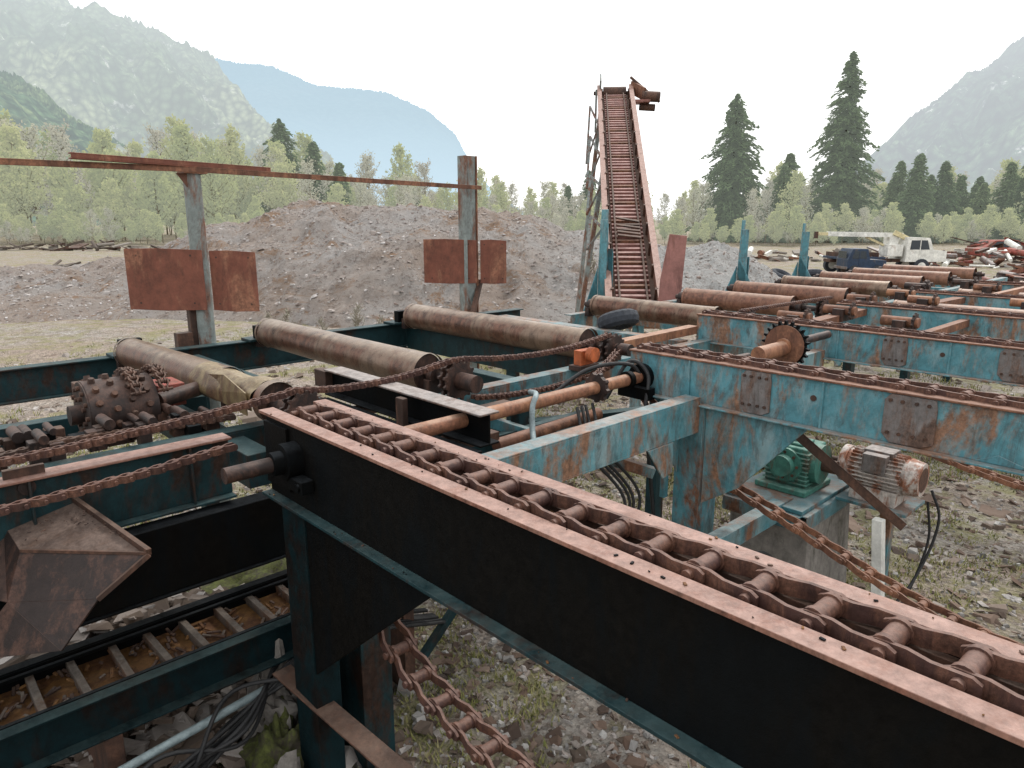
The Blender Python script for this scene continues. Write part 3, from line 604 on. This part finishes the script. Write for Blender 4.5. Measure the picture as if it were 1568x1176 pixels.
pile('scrap_metal_pile',22,26.5,5,4,1.5,320,[m_red,m_rust,m_rustd,m_white,m_grey,m_redo,m_plate])
pile('scrap_metal_pile',33,46,8,4,1.8,220,[m_red,m_rust,m_white,m_grey,m_rustd])
pile('scrap_metal_pile',14.5,21,3.0,2.2,.9,110,[m_rust,m_grey,m_white,m_orange])
pile('scrap_metal_pile',21,52,9,2,.9,90,[m_rust,m_grey,m_white,m_wood])
pile('log_debris_pile',-42,70,9,2,.7,70,[m_wood,m_trunk,m_rustd],(.5,2.2))
pile('log_debris_pile',-24,42,4,2,.35,40,[m_wood,m_trunk],(.4,1.8))
b=Bd('oil_drum',[m_blue],mill=False); b.cyl((-17.5,33,0),(-17.5,33,.9),.3); b.cyl((-17.5,33,.28),(-17.5,33,.32),.315); b.cyl((-17.5,33,.6),(-17.5,33,.64),.315); b.done()

# ================================================================= GROUND
def fr(x,y,s,o=5,seed=0): return noise.fractal(Vector((x*s+seed,y*s,seed*1.7)),1.0,2.0,o)
N=111; k=6.6
ax=[1500*(math.exp(k*i/(N-1))-1)/(math.exp(k)-1) for i in range(N)]
axs=[-a for a in reversed(ax[1:])]+ax; n=len(axs)
vs=[];
for yy in axs:
    for xx in axs:
        x=xx+.5;y=yy+4; r=math.hypot(x,y)
        z=.035*fr(x,y,1.4)+.05*fr(x,y,.35,3,4)+(.25*fr(x,y,.05,3,9) if r>15 else 0)*min(1,max(0,(r-15))/20)
        vs.append((x,y,z))
me=D.meshes.new('ground'); me.from_pydata(vs,[],[(j*n+i,j*n+i+1,(j+1)*n+i+1,(j+1)*n+i) for j in range(n-1) for i in range(n-1)])
me.polygons.foreach_set('use_smooth',[True]*len(me.polygons))
ob=D.objects.new('ground',me); COL.objects.link(ob)
m,nn,bs,o=nt('gravel_ground'); v=nn.nodes.new('ShaderNodeTexCoord').outputs['Object']
c=mix(nn,ramp(nn,noi(nn,v,.35,6,.65,.4),.40,.60),(.36,.29,.24),(.37,.35,.32))
c=mix(nn,ramp(nn,noi(nn,v,6,8,.75),.45,.62),c,(.22,.18,.145))
vo=nn.nodes.new('ShaderNodeTexVoronoi'); vo.inputs['Scale'].default_value=34; nn.links.new(v,vo.inputs['Vector'])
bw=nn.nodes.new('ShaderNodeRGBToBW'); nn.links.new(vo.outputs['Color'],bw.inputs[0])
c=mix(nn,.6,c,mix(nn,1.0,c,ramp(nn,bw.outputs[0],.1,.8,(.35,.33,.31),(1.5,1.45,1.4)),'MULTIPLY')); 
c=mix(nn,ramp(nn,noi(nn,v,55,6,.8),.56,.74),c,(.52,.49,.45))
c=mix(nn,math_(nn,'MULTIPLY',ramp(nn,noi(nn,v,1.1,7,.75,.5),.48,.58),.72),c,(.24,.23,.085))
c=mix(nn,math_(nn,'MULTIPLY',ramp(nn,noi(nn,v,2.3,7,.8,.5),.54,.64),.65),c,(.15,.095,.062))
nn.links.new(c,bs.inputs['Base Color']); bs.inputs['Roughness'].default_value=.95
bump(nn,bs,math_(nn,'ADD',noi(nn,v,20,10,.8),math_(nn,'MULTIPLY',vo.outputs['Distance'],.8)),.9,.05)
me.materials.append(m)

# bark / wood-waste mound
xs=[-34,-28,-22,-16,-12,-8.1,-4.4,.4,2.4,4,6,8.4,10,11.6,13]; hs=[0,.5,.95,1.35,3.0,3.6,3.6,3.1,2.7,2.2,1.7,1.95,1.5,.4,0]
def mound_z(x,y):
    H=np.interp(x*30/max(y,24),xs,hs) if y<30 else np.interp(x,xs,hs)
    yf=20.5+1.2*fr(x,0,.12,3,3)+ (3 if x<-16 else 0)*min(1,max(0,(-x-16)/4))
    t=(y-yf)/(29.5-yf)
    if t<0: p=t*.15
    elif t<1: p=math.sin(t*math.pi/2)**.85
    else: p=max(-.1,1-((y-30)/12)**2)
    k=min(1,max(0,H*p))
    z=H*p+(fr(x,y,.45,6,2)*.30+fr(x,y,1.6,4,5)*.12-abs(fr(x,y*.4,.5,4,11))*.45+max(0,fr(x,y,4.,2,8))*.06)*k
    return z-(.2 if t<0 else 0)-.06
gx=np.linspace(-34,13,470); gy=np.linspace(16,46,280)
vs=[(x,y,mound_z(x,y)) for y in gy for x in gx]
nx=len(gx); me=D.meshes.new('bark_mound'); me.from_pydata(vs,[],[(j*nx+i,j*nx+i+1,(j+1)*nx+i+1,(j+1)*nx+i) for j in range(len(gy)-1) for i in range(nx-1)])
me.polygons.foreach_set('use_smooth',[True]*len(me.polygons)); ob=D.objects.new('bark_mound',me); COL.objects.link(ob)
m,nn,bs,o=nt('bark_waste'); v=nn.nodes.new('ShaderNodeTexCoord').outputs['Object']
c=mix(nn,ramp(nn,noi(nn,v,.25,6,.7,.6),.40,.6),(.44,.355,.30),(.49,.46,.44))
c=mix(nn,ramp(nn,noi(nn,v,.45,7,.8,1.0),.52,.60),c,(.35,.225,.145))
sx=nn.nodes.new('ShaderNodeSeparateXYZ'); nn.links.new(v,sx.inputs[0])
c=mix(nn,ramp(nn,math_(nn,'ADD',math_(nn,'MULTIPLY',sx.outputs[0],.08),math_(nn,'MULTIPLY',noi(nn,v,.4,5,.6),.5)),.25,.6),c,(.52,.515,.50))
c=mix(nn,math_(nn,'MULTIPLY',ramp(nn,noi(nn,v,4,10,.88),.51,.60),.7),c,(.22,.17,.14)); c=mix(nn,ramp(nn,noi(nn,v,6,10,.88),.57,.70),c,(.64,.61,.58))
nn.links.new(c,bs.inputs['Base Color']); bs.inputs['Roughness'].default_value=.95
bump(nn,bs,noi(nn,v,5,12,.9),1.0,.3); me.materials.append(m)

def scatter(name,mat,n,area,size,flat,zb=None):
    cube=np.array([(-1,-1,-1),(1,-1,-1),(1,1,-1),(-1,1,-1),(-1,-1,1),(1,-1,1),(1,1,1),(-1,1,1)],float)*.5
    F=np.array([(0,3,2,1),(4,5,6,7),(0,1,5,4),(1,2,6,5),(2,3,7,6),(3,0,4,7)])
    V=[];FF=[]; cnt=0
    for i in range(n):
        x,y=area(); s=size*math.exp(random.gauss(0,.5)) 
        z=.035*fr(x,y,1.4)+.05*fr(x,y,.35,3,4) if zb is None else zb(x,y)
        if z<-.08: continue
        q=cube*np.array([s,s*random.uniform(.25,.8),s*flat*random.uniform(.5,1.3)])+rng.normal(0,s*.08,(8,3))
        q[4:]*=np.array([.75,.75,1]); a=random.uniform(0,6.28); e=random.gauss(0,.25)
        ca,sa=math.cos(a),math.sin(a); ce,se=math.cos(e),math.sin(e)
        q=q@np.array([[ce,0,se],[0,1,0],[-se,0,ce]]).T@np.array([[ca,-sa,0],[sa,ca,0],[0,0,1]]).T
        V.append(q+np.array([x,y,z+s*flat*.25])); FF.append(F+8*cnt); cnt+=1
    V=np.concatenate(V);FF=np.concatenate(FF); me=D.meshes.new(name); me.from_pydata(V.tolist(),[],FF.tolist()); me.materials.append(mat)
    o=D.objects.new(name,me); COL.objects.link(o); return o
def rnd_island(name,ca,cb,cc):
    m,nn,bs,o=nt(name); g=nn.nodes.new('ShaderNodeNewGeometry').outputs['Random Per Island']
    r=nn.nodes.new('ShaderNodeValToRGB'); nn.links.new(g,r.inputs[0]); e=r.color_ramp.elements
    e[0].color=(*ca,1); e[1].color=(*cc,1); x=e.new(.5); x.color=(*cb,1)
    v=nn.nodes.new('ShaderNodeTexCoord').outputs['Object']
    nn.links.new(mix(nn,.5,r.outputs[0],mix(nn,1.,r.outputs[0],noi(nn,v,40,6,.7),'MULTIPLY')),bs.inputs['Base Color']); bs.inputs['Roughness'].default_value=.9
    return m
m_chips=rnd_island('wood_chips_mix',(.10,.07,.05),(.25,.19,.15),(.50,.46,.43))
m_strip=rnd_island('bark_strip_mix',(.06,.04,.03),(.16,.10,.07),(.30,.22,.17))
m_stone=rnd_island('stone_mix',(.18,.17,.16),(.36,.34,.32),(.60,.58,.55))
m_mch=rnd_island('mound_chips_mix',(.25,.19,.16),(.45,.395,.36),(.64,.61,.59))
def near():
    r=2+10*random.random()**1.3; a=random.uniform(-.75,.75); return r*math.sin(a),r*math.cos(a)
def mid():
    r=8+22*random.random(); a=random.uniform(-.7,.7); return r*math.sin(a),r*math.cos(a)
def mnd(): return random.uniform(-22,12),random.uniform(20,31)
scatter('wood_chips',m_chips,15000,near,.034,.22); scatter('gravel_stones',m_stone,7000,near,.026,.7); scatter('bark_strips',m_strip,3500,near,.075,.12)
scatter('yard_debris',m_chips,7000,mid,.075,.3); scatter('mound_debris',m_mch,14000,mnd,.055,.35,zb=mound_z)
def pilearea(cx,cy,rx,ry):
    def f(): return cx+rx*random.gauss(0,.45),cy+ry*random.gauss(0,.45)
    return f
wx,wy,_=M((.9,4.6,0)); scatter('splintered_wood_heap',m_chips,4500,pilearea(wx,wy,1.3,1.1),.085,.2,zb=lambda x,y:.55*math.exp(-((x-wx)**2+(y-wy)**2)/1.2)*random.random()**.5)

def tufts(name,mat,n,area,h):
    V=[];F=[]
    for i in range(n):
        x,y=area()
        if fr(x,y,.7,4,20)<-.05: continue
        z=.035*fr(x,y,1.4)+.05*fr(x,y,.35,3,4)
        for k in range(8):
            a=random.uniform(0,6.28); l=h*random.uniform(.4,1.2); t=random.uniform(.3,1.1); w=.005+.002*(y/6)
            px,py=x+random.gauss(0,.05),y+random.gauss(0,.05); dx,dy=math.cos(a),math.sin(a); o=len(V)
            V+=[(px-dy*w,py+dx*w,z),(px+dy*w,py-dx*w,z),(px+dx*l*t,py+dy*l*t,z+l)]; F.append((o,o+1,o+2))
    me=D.meshes.new(name); me.from_pydata(V,[],F); me.materials.append(mat); o=D.objects.new(name,me); COL.objects.link(o)
m_grass=rnd_island('grass_mix',(.15,.18,.04),(.30,.29,.09),(.42,.37,.19))
tufts('grass_tufts',m_grass,13000,near,.045); tufts('dry_grass',m_grass,7000,mid,.10)
m_moss=plain('moss_green',(.075,.085,.02),.95,.6,30,col2=(.05,.04,.03))
def blob(name,c,r,mat,mill=True,seed=0,amp=.35):
    b=Bd(name,[mat],mill); N=28;n2=18;vs=[]
    for i in range(n2+1):
        th=math.pi/2*i/n2*1.1
        for k in range(N):
            a=2*math.pi*k/N; d=Vector((math.sin(th)*math.cos(a),math.sin(th)*math.sin(a),math.cos(th)))
            f=1+amp*noise.fractal(d*2.2+Vector((seed,0,0)),1,2,5); vs.append((c[0]+d.x*r[0]*f,c[1]+d.y*r[1]*f,c[2]+d.z*r[2]*f))
    b.add(vs,[(i*N+k,(i+1)*N+k,(i+1)*N+(k+1)%N,i*N+(k+1)%N) for i in range(n2) for k in range(N)],0,mat is m_moss); b.done()
blob('moss_clump',(1.40,3.3,.1),(.16,.2,.26),m_moss,seed=1,amp=.6); blob('moss_clump',(2.15,5.4,.0),(.5,.45,.12),m_moss,seed=5,amp=.7)
m_rock=plain('grey_rock',(.17,.155,.14),.9,.5,14)
blob('concrete_rubble',(1.25,3.0,.0),(.25,.2,.26),m_rock,seed=8,amp=.6); blob('concrete_rubble',(1.5,3.5,.1),(.2,.2,.45),m_rock,seed=12,amp=.6)
m_fst=plain('field_stone_grey',(.36,.34,.32),.9,.3,14)
for i,(x,y,s) in enumerate([(2.2,1.3,.05),(2.6,1.1,.04),(2.0,.9,.045),(5.6,.4,.06),(6.5,1.0,.06),(3.0,.6,.05),(2.3,.4,.05)]): blob('field_stone',(x,y,.0),(s,s*1.3,s*.7),m_fst,seed=i*3.3)

# ================================================================= VEGETATION
def leafmat(name,cols,haze=0):
    m,nn,bs,o=nt(name); g=nn.nodes.new('ShaderNodeNewGeometry').outputs['Random Per Island']; oi=nn.nodes.new('ShaderNodeObjectInfo').outputs['Random']
    r=nn.nodes.new('ShaderNodeValToRGB'); nn.links.new(math_(nn,'ADD',math_(nn,'MULTIPLY',g,.45),math_(nn,'MULTIPLY',oi,.55)),r.inputs[0]); e=r.color_ramp.elements
    e[0].color=(*cols[0],1); e[1].color=(*cols[2],1); x=e.new(.5); x.color=(*cols[1],1)
    bs.inputs['Roughness'].default_value=.7; nn.links.new(r.outputs[0],bs.inputs['Base Color'])
    tr=nn.nodes.new('ShaderNodeBsdfTranslucent'); nn.links.new(r.outputs[0],tr.inputs[0]); ms=nn.nodes.new('ShaderNodeMixShader'); ms.inputs[0].default_value=.4
    nn.links.new(bs.outputs[0],ms.inputs[1]); nn.links.new(tr.outputs[0],ms.inputs[2]); last=ms
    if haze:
        em=nn.nodes.new('ShaderNodeEmission'); em.inputs[0].default_value=(.84,.90,.84,1); em.inputs[1].default_value=1  # air haze painted onto the leaves as a faint emission
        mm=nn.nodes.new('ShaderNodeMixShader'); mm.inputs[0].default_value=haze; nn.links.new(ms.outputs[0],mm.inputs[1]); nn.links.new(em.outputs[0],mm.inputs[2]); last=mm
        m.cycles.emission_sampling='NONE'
    nn.links.new(last.outputs[0],o.inputs[0]); return m
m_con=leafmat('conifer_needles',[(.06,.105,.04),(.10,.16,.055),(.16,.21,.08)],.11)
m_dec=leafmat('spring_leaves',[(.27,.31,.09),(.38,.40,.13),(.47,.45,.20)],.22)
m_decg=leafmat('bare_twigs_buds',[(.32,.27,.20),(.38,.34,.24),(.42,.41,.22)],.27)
def quads(C,U,Vv):
    n=len(C); V=np.stack([C-U-Vv,C+U-Vv,C+U+Vv,C-U+Vv],1).reshape(-1,3); F=np.arange(4*n).reshape(-1,4); return V,F
def conifer_mesh(h,R,seed,name='conifer',pw=.8,bot=.06):
    r=np.random.default_rng(seed); b=Bd(name,[m_trunk,m_con],False); 
    b.tube([(0,0,h*t) for t in np.linspace(0,1,8)],[h*.014*(1-t)+.03 for t in np.linspace(0,1,8)],8,0)
    C=[];U=[];W=[]
    nl=int(h*2.8)
    for i in range(nl):
        t=(i+r.random())/nl; z=h*(bot+(1-bot)*t); base=R*(1-t)**pw*(.8+.2*math.sin(i*1.7+seed)+.2*r.random())+.2
        nb=int(8+6*(1-t))
        for j in range(nb):
            if r.random()<.10: continue
            a=r.random()*6.283; L=base*(.6+.5*r.random()); d=np.array([math.cos(a),math.sin(a),0]); sdv=np.array([-d[1],d[0],0])
            b.tube([(0,0,z),tuple(d*L*.5+np.array([0,0,z-.02*L])),tuple(d*L*.95+np.array([0,0,z-.22*L]))],[.03,.02,.01],3,0)
            ns=max(3,int(L*3.0))
            for s in range(ns):
                f=(s+.6)/ns; p=d*L*f+np.array([0,0,z+.06*L*math.sin(f*3)-.28*L*f*f])
                for q in range(4):
                    off=sdv*r.normal(0,.36)*(1.15-f*.6)*min(1,L); c=p+off+np.array([0,0,r.normal(0,.15)-.1])
                    u=(d*.7+sdv*r.normal(0,.6)+np.array([0,0,-.4+r.normal(0,.25)])); u/=np.linalg.norm(u); w=np.cross(u,[0,0,1])+r.normal(0,.5,3); w/=np.linalg.norm(w)
                    C.append(c);U.append(u*r.uniform(.16,.34));W.append(w*r.uniform(.08,.17))
    V,F=quads(np.array(C),np.array(U),np.array(W)); b.add(V.tolist(),F.tolist(),1)
    me=D.meshes.new(name); me.from_pydata(b.v,[],b.f); me.materials.append(m_trunk); me.materials.append(m_con); me.polygons.foreach_set('material_index',b.mi); return me
def decid_mesh(h,seed,mat,leafn=1500,name='deciduous',ls=.12,low=.2):
    r=np.random.default_rng(seed); b=Bd(name,[m_twig,mat],False); C=[]
    b.tube([(.15*math.sin(t*4+seed),.1*math.cos(t*5),h*t) for t in np.linspace(0,.95,8)],[h*.007*(1-t)+.02 for t in np.linspace(0,1,8)],6,0)
    ends=[]
    for i in range(40):
        t=low+(.95-low)*r.random(); z=h*t; a=r.random()*6.28; L=h*.28*(1.15-t)*(.6+.6*r.random()); p0=np.array([.15*math.sin(t*4+seed),.1,z])
        p1=p0+np.array([math.cos(a)*L*.55,math.sin(a)*L*.55,L*.45]); p2=p1+np.array([math.cos(a)*L*.4,math.sin(a)*L*.4,L*.6])
        b.tube([p0,p1,p2],[.04,.025,.012],4,0); ends.append((p1,p2))
        for k in range(7):
            f=r.random(); q=p0*(1-f)+p1*f if k<3 else p1*(1-f)+p2*f; e=q+r.normal(0,1,3)*L*.25+np.array([0,0,L*.2]); b.tube([q,e],[.018,.008],3,0); ends.append((q,e))
    for i in range(leafn):
        q,e=ends[r.integers(len(ends))]; f=r.random(); C.append(q*(1-f)+e*f+r.normal(0,.2,3))
    C=np.array(C); n=len(C); u=r.normal(0,1,(n,3)); u/=np.linalg.norm(u,axis=1)[:,None]; w=np.cross(u,r.normal(0,1,(n,3))); w/=np.linalg.norm(w,axis=1)[:,None]
    V,F=quads(C,u*ls*r.uniform(.6,1.3,(n,1)),w*ls*.6); b.add(V.tolist(),F.tolist(),1)
    me=D.meshes.new(name); me.from_pydata(b.v,[],b.f); me.materials.append(m_twig); me.materials.append(mat); me.polygons.foreach_set('material_index',b.mi); return me
def place(me,name,x,y,s=1,parent=None,sz=1,z=-.2):
    o=D.objects.new(name,me); COL.objects.link(o); o.location=(x,y,z); o.rotation_euler=(0,0,random.uniform(0,6.28)); o.scale=(s,s,s*sz)
    if parent: o.parent=parent
    return o
cm=[conifer_mesh(25,6.4,1,pw=.72,bot=.03),conifer_mesh(19.5,6.2,2,pw=.55,bot=.03),conifer_mesh(14,4.2,3,pw=.65,bot=.03),conifer_mesh(12,4.2,4,pw=.65,bot=.03)]
place(cm[0],'conifer_tree',44.8,101,.98); place(cm[1],'conifer_tree',30.0,101,.98)
place(cm[2],'conifer_tree',35.6,97,.72); place(cm[3],'conifer_tree',37.3,100,.98)
for x,y,k,s in ((-39.5,128,1,1.0),(-34,128,2,1.15),(-26.0,112,3,.95),(-15,115,2,.5),(9.0,118,2,.6),(13,125,2,.8),(56,96,2,.75),(51,112,3,.8)): place(cm[k],'conifer_tree',x,y,s)
root=D.objects.new('distant_treeline',None); COL.objects.link(root)
dm=[decid_mesh(12,11,m_dec,3200,ls=.17),decid_mesh(13,12,m_dec,2400,ls=.15),decid_mesh(12,13,m_decg,1300),decid_mesh(11,14,m_decg,1500),decid_mesh(10,15,m_dec,3600,ls=.17,low=.08)]
def prof(x): return np.interp(x,[-120,-90,-60,-30,-10,5,20,40,60,90,120],[16,16,15,13,10,7.5,8.5,9,9,12,13])
for i in range(440):
    x=random.uniform(-125,125); y=random.uniform(90,150); h=prof(x*110/y)*random.uniform(.45,1.18)*y/115
    if x>50: k=random.choice((0,2,3,4,1)); 
    elif x>-25: k=random.choice((2,3,3,1,2,4))
    else: k=random.choice((0,1,4,0,3,4,2))
    place(dm[k],'tree',x,y,h/12.,root)
for i in range(120):
    x=random.uniform(50,125); y=random.uniform(88,150); place(cm[random.choice((2,3))],'conifer',x,y,random.uniform(.4,.85),root)
for i in range(330):
    x=random.uniform(-110,110); y=random.uniform(82,94); place(dm[random.choice((0,4,4,3))],'shrub',x,y,random.uniform(.2,.5),root,sz=.85)
sh=decid_mesh(3,21,m_decg,120,'shrub',.03)
for x,y,s in ((3.2,22.5,.8),(2.6,23.5,.7),(-5.5,17.5,.35),(-4.6,17,.3),(-6.2,18,.3),(-4,18.5,.35),(-3.2,17.3,.3)): place(sh,'bare_shrub',x,y,s)

# ================================================================= MOUNTAINS
def hazemat(name,cols,haze,hcol,crown,hz2,vc=1.0):
    m,nn,bs,o=nt(name); v=nn.nodes.new('ShaderNodeTexCoord').outputs['Object']
    c=mix(nn,ramp(nn,noi(nn,v,crown*.14,7,.8),.42,.56),cols[0],cols[1]); c=mix(nn,ramp(nn,noi(nn,v,crown*.05,7,.75,.8),.52,.60),c,cols[2]); c=mix(nn,ramp(nn,noi(nn,v,crown*.08,7,.85,1.5),.58,.62),c,cols[3])
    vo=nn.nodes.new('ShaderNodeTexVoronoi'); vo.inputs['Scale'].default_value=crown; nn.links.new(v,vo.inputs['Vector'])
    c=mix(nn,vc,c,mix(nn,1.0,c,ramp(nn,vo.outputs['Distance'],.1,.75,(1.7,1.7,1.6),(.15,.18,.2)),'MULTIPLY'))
    nn.links.new(c,bs.inputs['Base Color']); bs.inputs['Roughness'].default_value=1; bs.inputs['Specular IOR Level'].default_value=0; bump(nn,bs,noi(nn,v,crown*.3,7,.85),.7,20)
    em=nn.nodes.new('ShaderNodeEmission'); em.inputs[0].default_value=(*hcol,1)  # distance haze put into the slope material as a pale glow
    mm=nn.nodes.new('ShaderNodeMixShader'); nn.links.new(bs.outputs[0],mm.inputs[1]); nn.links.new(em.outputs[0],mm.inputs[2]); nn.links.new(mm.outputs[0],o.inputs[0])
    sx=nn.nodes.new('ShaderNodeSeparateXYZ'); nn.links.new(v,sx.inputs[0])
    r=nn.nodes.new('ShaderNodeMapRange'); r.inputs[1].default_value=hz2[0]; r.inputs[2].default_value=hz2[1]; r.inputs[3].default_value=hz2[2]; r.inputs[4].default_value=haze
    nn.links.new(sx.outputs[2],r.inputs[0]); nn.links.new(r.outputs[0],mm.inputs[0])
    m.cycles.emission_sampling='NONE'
    return m
def mountain(name,prof,d0,d1,mat,seed,amp,jit=5):
    px=[p[0] for p in prof]; pz=[p[1] for p in prof]; nx=620; ny=150; vs=[]
    for j in range(ny):
        t=j/(ny-1)
        for i in range(nx):
            X=px[0]+(px[-1]-px[0])*i/(nx-1); H=np.interp(X,px,pz)
            y=d0+(d1-d0)*t; x=X*(.55+.45*t)
            r=noise.ridged_multi_fractal(Vector((X/(d1*.16)+seed,y/(d1*.16),seed)),1.,2.1,6,1.,2.)
            k=min(1,H/80)
            z=H*(t**1.15)+(r-1.0)*amp*math.sin(math.pi*t)*.9*k+fr(X,y,14/d1,6,seed)*amp*.4*t*k
            if t>.9: z+=random.uniform(-1,1)*jit*k
            vs.append((x,y,z-3))
    for i in range(nx): 
        X=px[0]+(px[-1]-px[0])*i/(nx-1); vs.append((X,d1*1.3,-20))
    me=D.meshes.new(name); me.from_pydata(vs,[],[(j*nx+i,j*nx+i+1,(j+1)*nx+i+1,(j+1)*nx+i) for j in range(ny) for i in range(nx-1)])
    me.polygons.foreach_set('use_smooth',[True]*len(me.polygons)); me.materials.append(mat); o=D.objects.new(name,me); COL.objects.link(o)
def PR(lst,d): return [((u-784)/1122*d,max(0,(335-v)/1122*d*1.0)) for u,v in lst]
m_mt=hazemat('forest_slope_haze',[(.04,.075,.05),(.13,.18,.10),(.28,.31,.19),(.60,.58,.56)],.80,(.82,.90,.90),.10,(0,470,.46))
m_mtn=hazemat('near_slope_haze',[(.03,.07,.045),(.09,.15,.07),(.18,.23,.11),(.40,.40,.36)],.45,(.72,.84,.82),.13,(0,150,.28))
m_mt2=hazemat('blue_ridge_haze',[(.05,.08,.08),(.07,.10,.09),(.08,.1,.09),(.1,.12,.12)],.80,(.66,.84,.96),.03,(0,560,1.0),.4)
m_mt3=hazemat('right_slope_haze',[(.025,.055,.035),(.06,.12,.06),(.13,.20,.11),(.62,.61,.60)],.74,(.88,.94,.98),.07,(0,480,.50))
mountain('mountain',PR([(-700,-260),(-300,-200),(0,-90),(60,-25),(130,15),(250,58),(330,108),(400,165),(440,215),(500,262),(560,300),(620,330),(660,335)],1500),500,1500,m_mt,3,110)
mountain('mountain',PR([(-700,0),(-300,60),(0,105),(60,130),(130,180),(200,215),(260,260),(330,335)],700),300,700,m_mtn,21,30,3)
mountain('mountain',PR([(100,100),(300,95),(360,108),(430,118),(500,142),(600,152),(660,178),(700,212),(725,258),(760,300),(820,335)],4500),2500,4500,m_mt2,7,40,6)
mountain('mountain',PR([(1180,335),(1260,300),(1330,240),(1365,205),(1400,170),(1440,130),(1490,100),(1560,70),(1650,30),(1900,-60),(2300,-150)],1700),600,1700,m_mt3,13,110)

# ================================================================= LIGHT / SKY / CAMERA
w=D.worlds.new('World'); SC.world=w; w.use_nodes=True; n=w.node_tree; n.nodes.clear()
o=n.nodes.new('ShaderNodeOutputWorld'); bg=n.nodes.new('ShaderNodeBackground'); n.links.new(bg.outputs[0],o.inputs[0])
sky=n.nodes.new('ShaderNodeTexSky'); sky.sky_type='NISHITA'; sky.sun_disc=False
el,az=math.radians(48),math.radians(35)
sky.sun_elevation=el; sky.sun_rotation=az; sky.dust_density=4; sky.air_density=1.0
tc=n.nodes.new('ShaderNodeTexCoord'); cl=noi(n,tc.outputs['Generated'],1.6,5,.55)
cloud=ramp(n,cl,.3,.7,(10,10.2,10.4),(12.5,12.5,12.4))
n.links.new(mix(n,.9,sky.outputs[0],cloud),bg.inputs[0]); bg.inputs[1].default_value=.14
sl=D.lights.new('sun','SUN'); sl.energy=2.1; sl.angle=math.radians(10); sl.color=(1,.96,.9)
so=D.objects.new('sun',sl); COL.objects.link(so)
dirv=Vector((math.sin(az)*math.cos(el),math.cos(az)*math.cos(el),math.sin(el)))
so.rotation_euler=(-dirv).to_track_quat('-Z','Y').to_euler(); so.location=(0,0,30)
cam=D.cameras.new('camera'); cam.sensor_width=36; cam.lens=1093/1568*36; cam.clip_start=.05; cam.clip_end=12000
co=D.objects.new('camera',cam); COL.objects.link(co); co.location=(0,0,3); co.rotation_euler=(math.radians(90-13.03),0,0)
SC.camera=co
SC.view_settings.view_transform='Standard'; SC.view_settings.look='None'; SC.view_settings.exposure=0
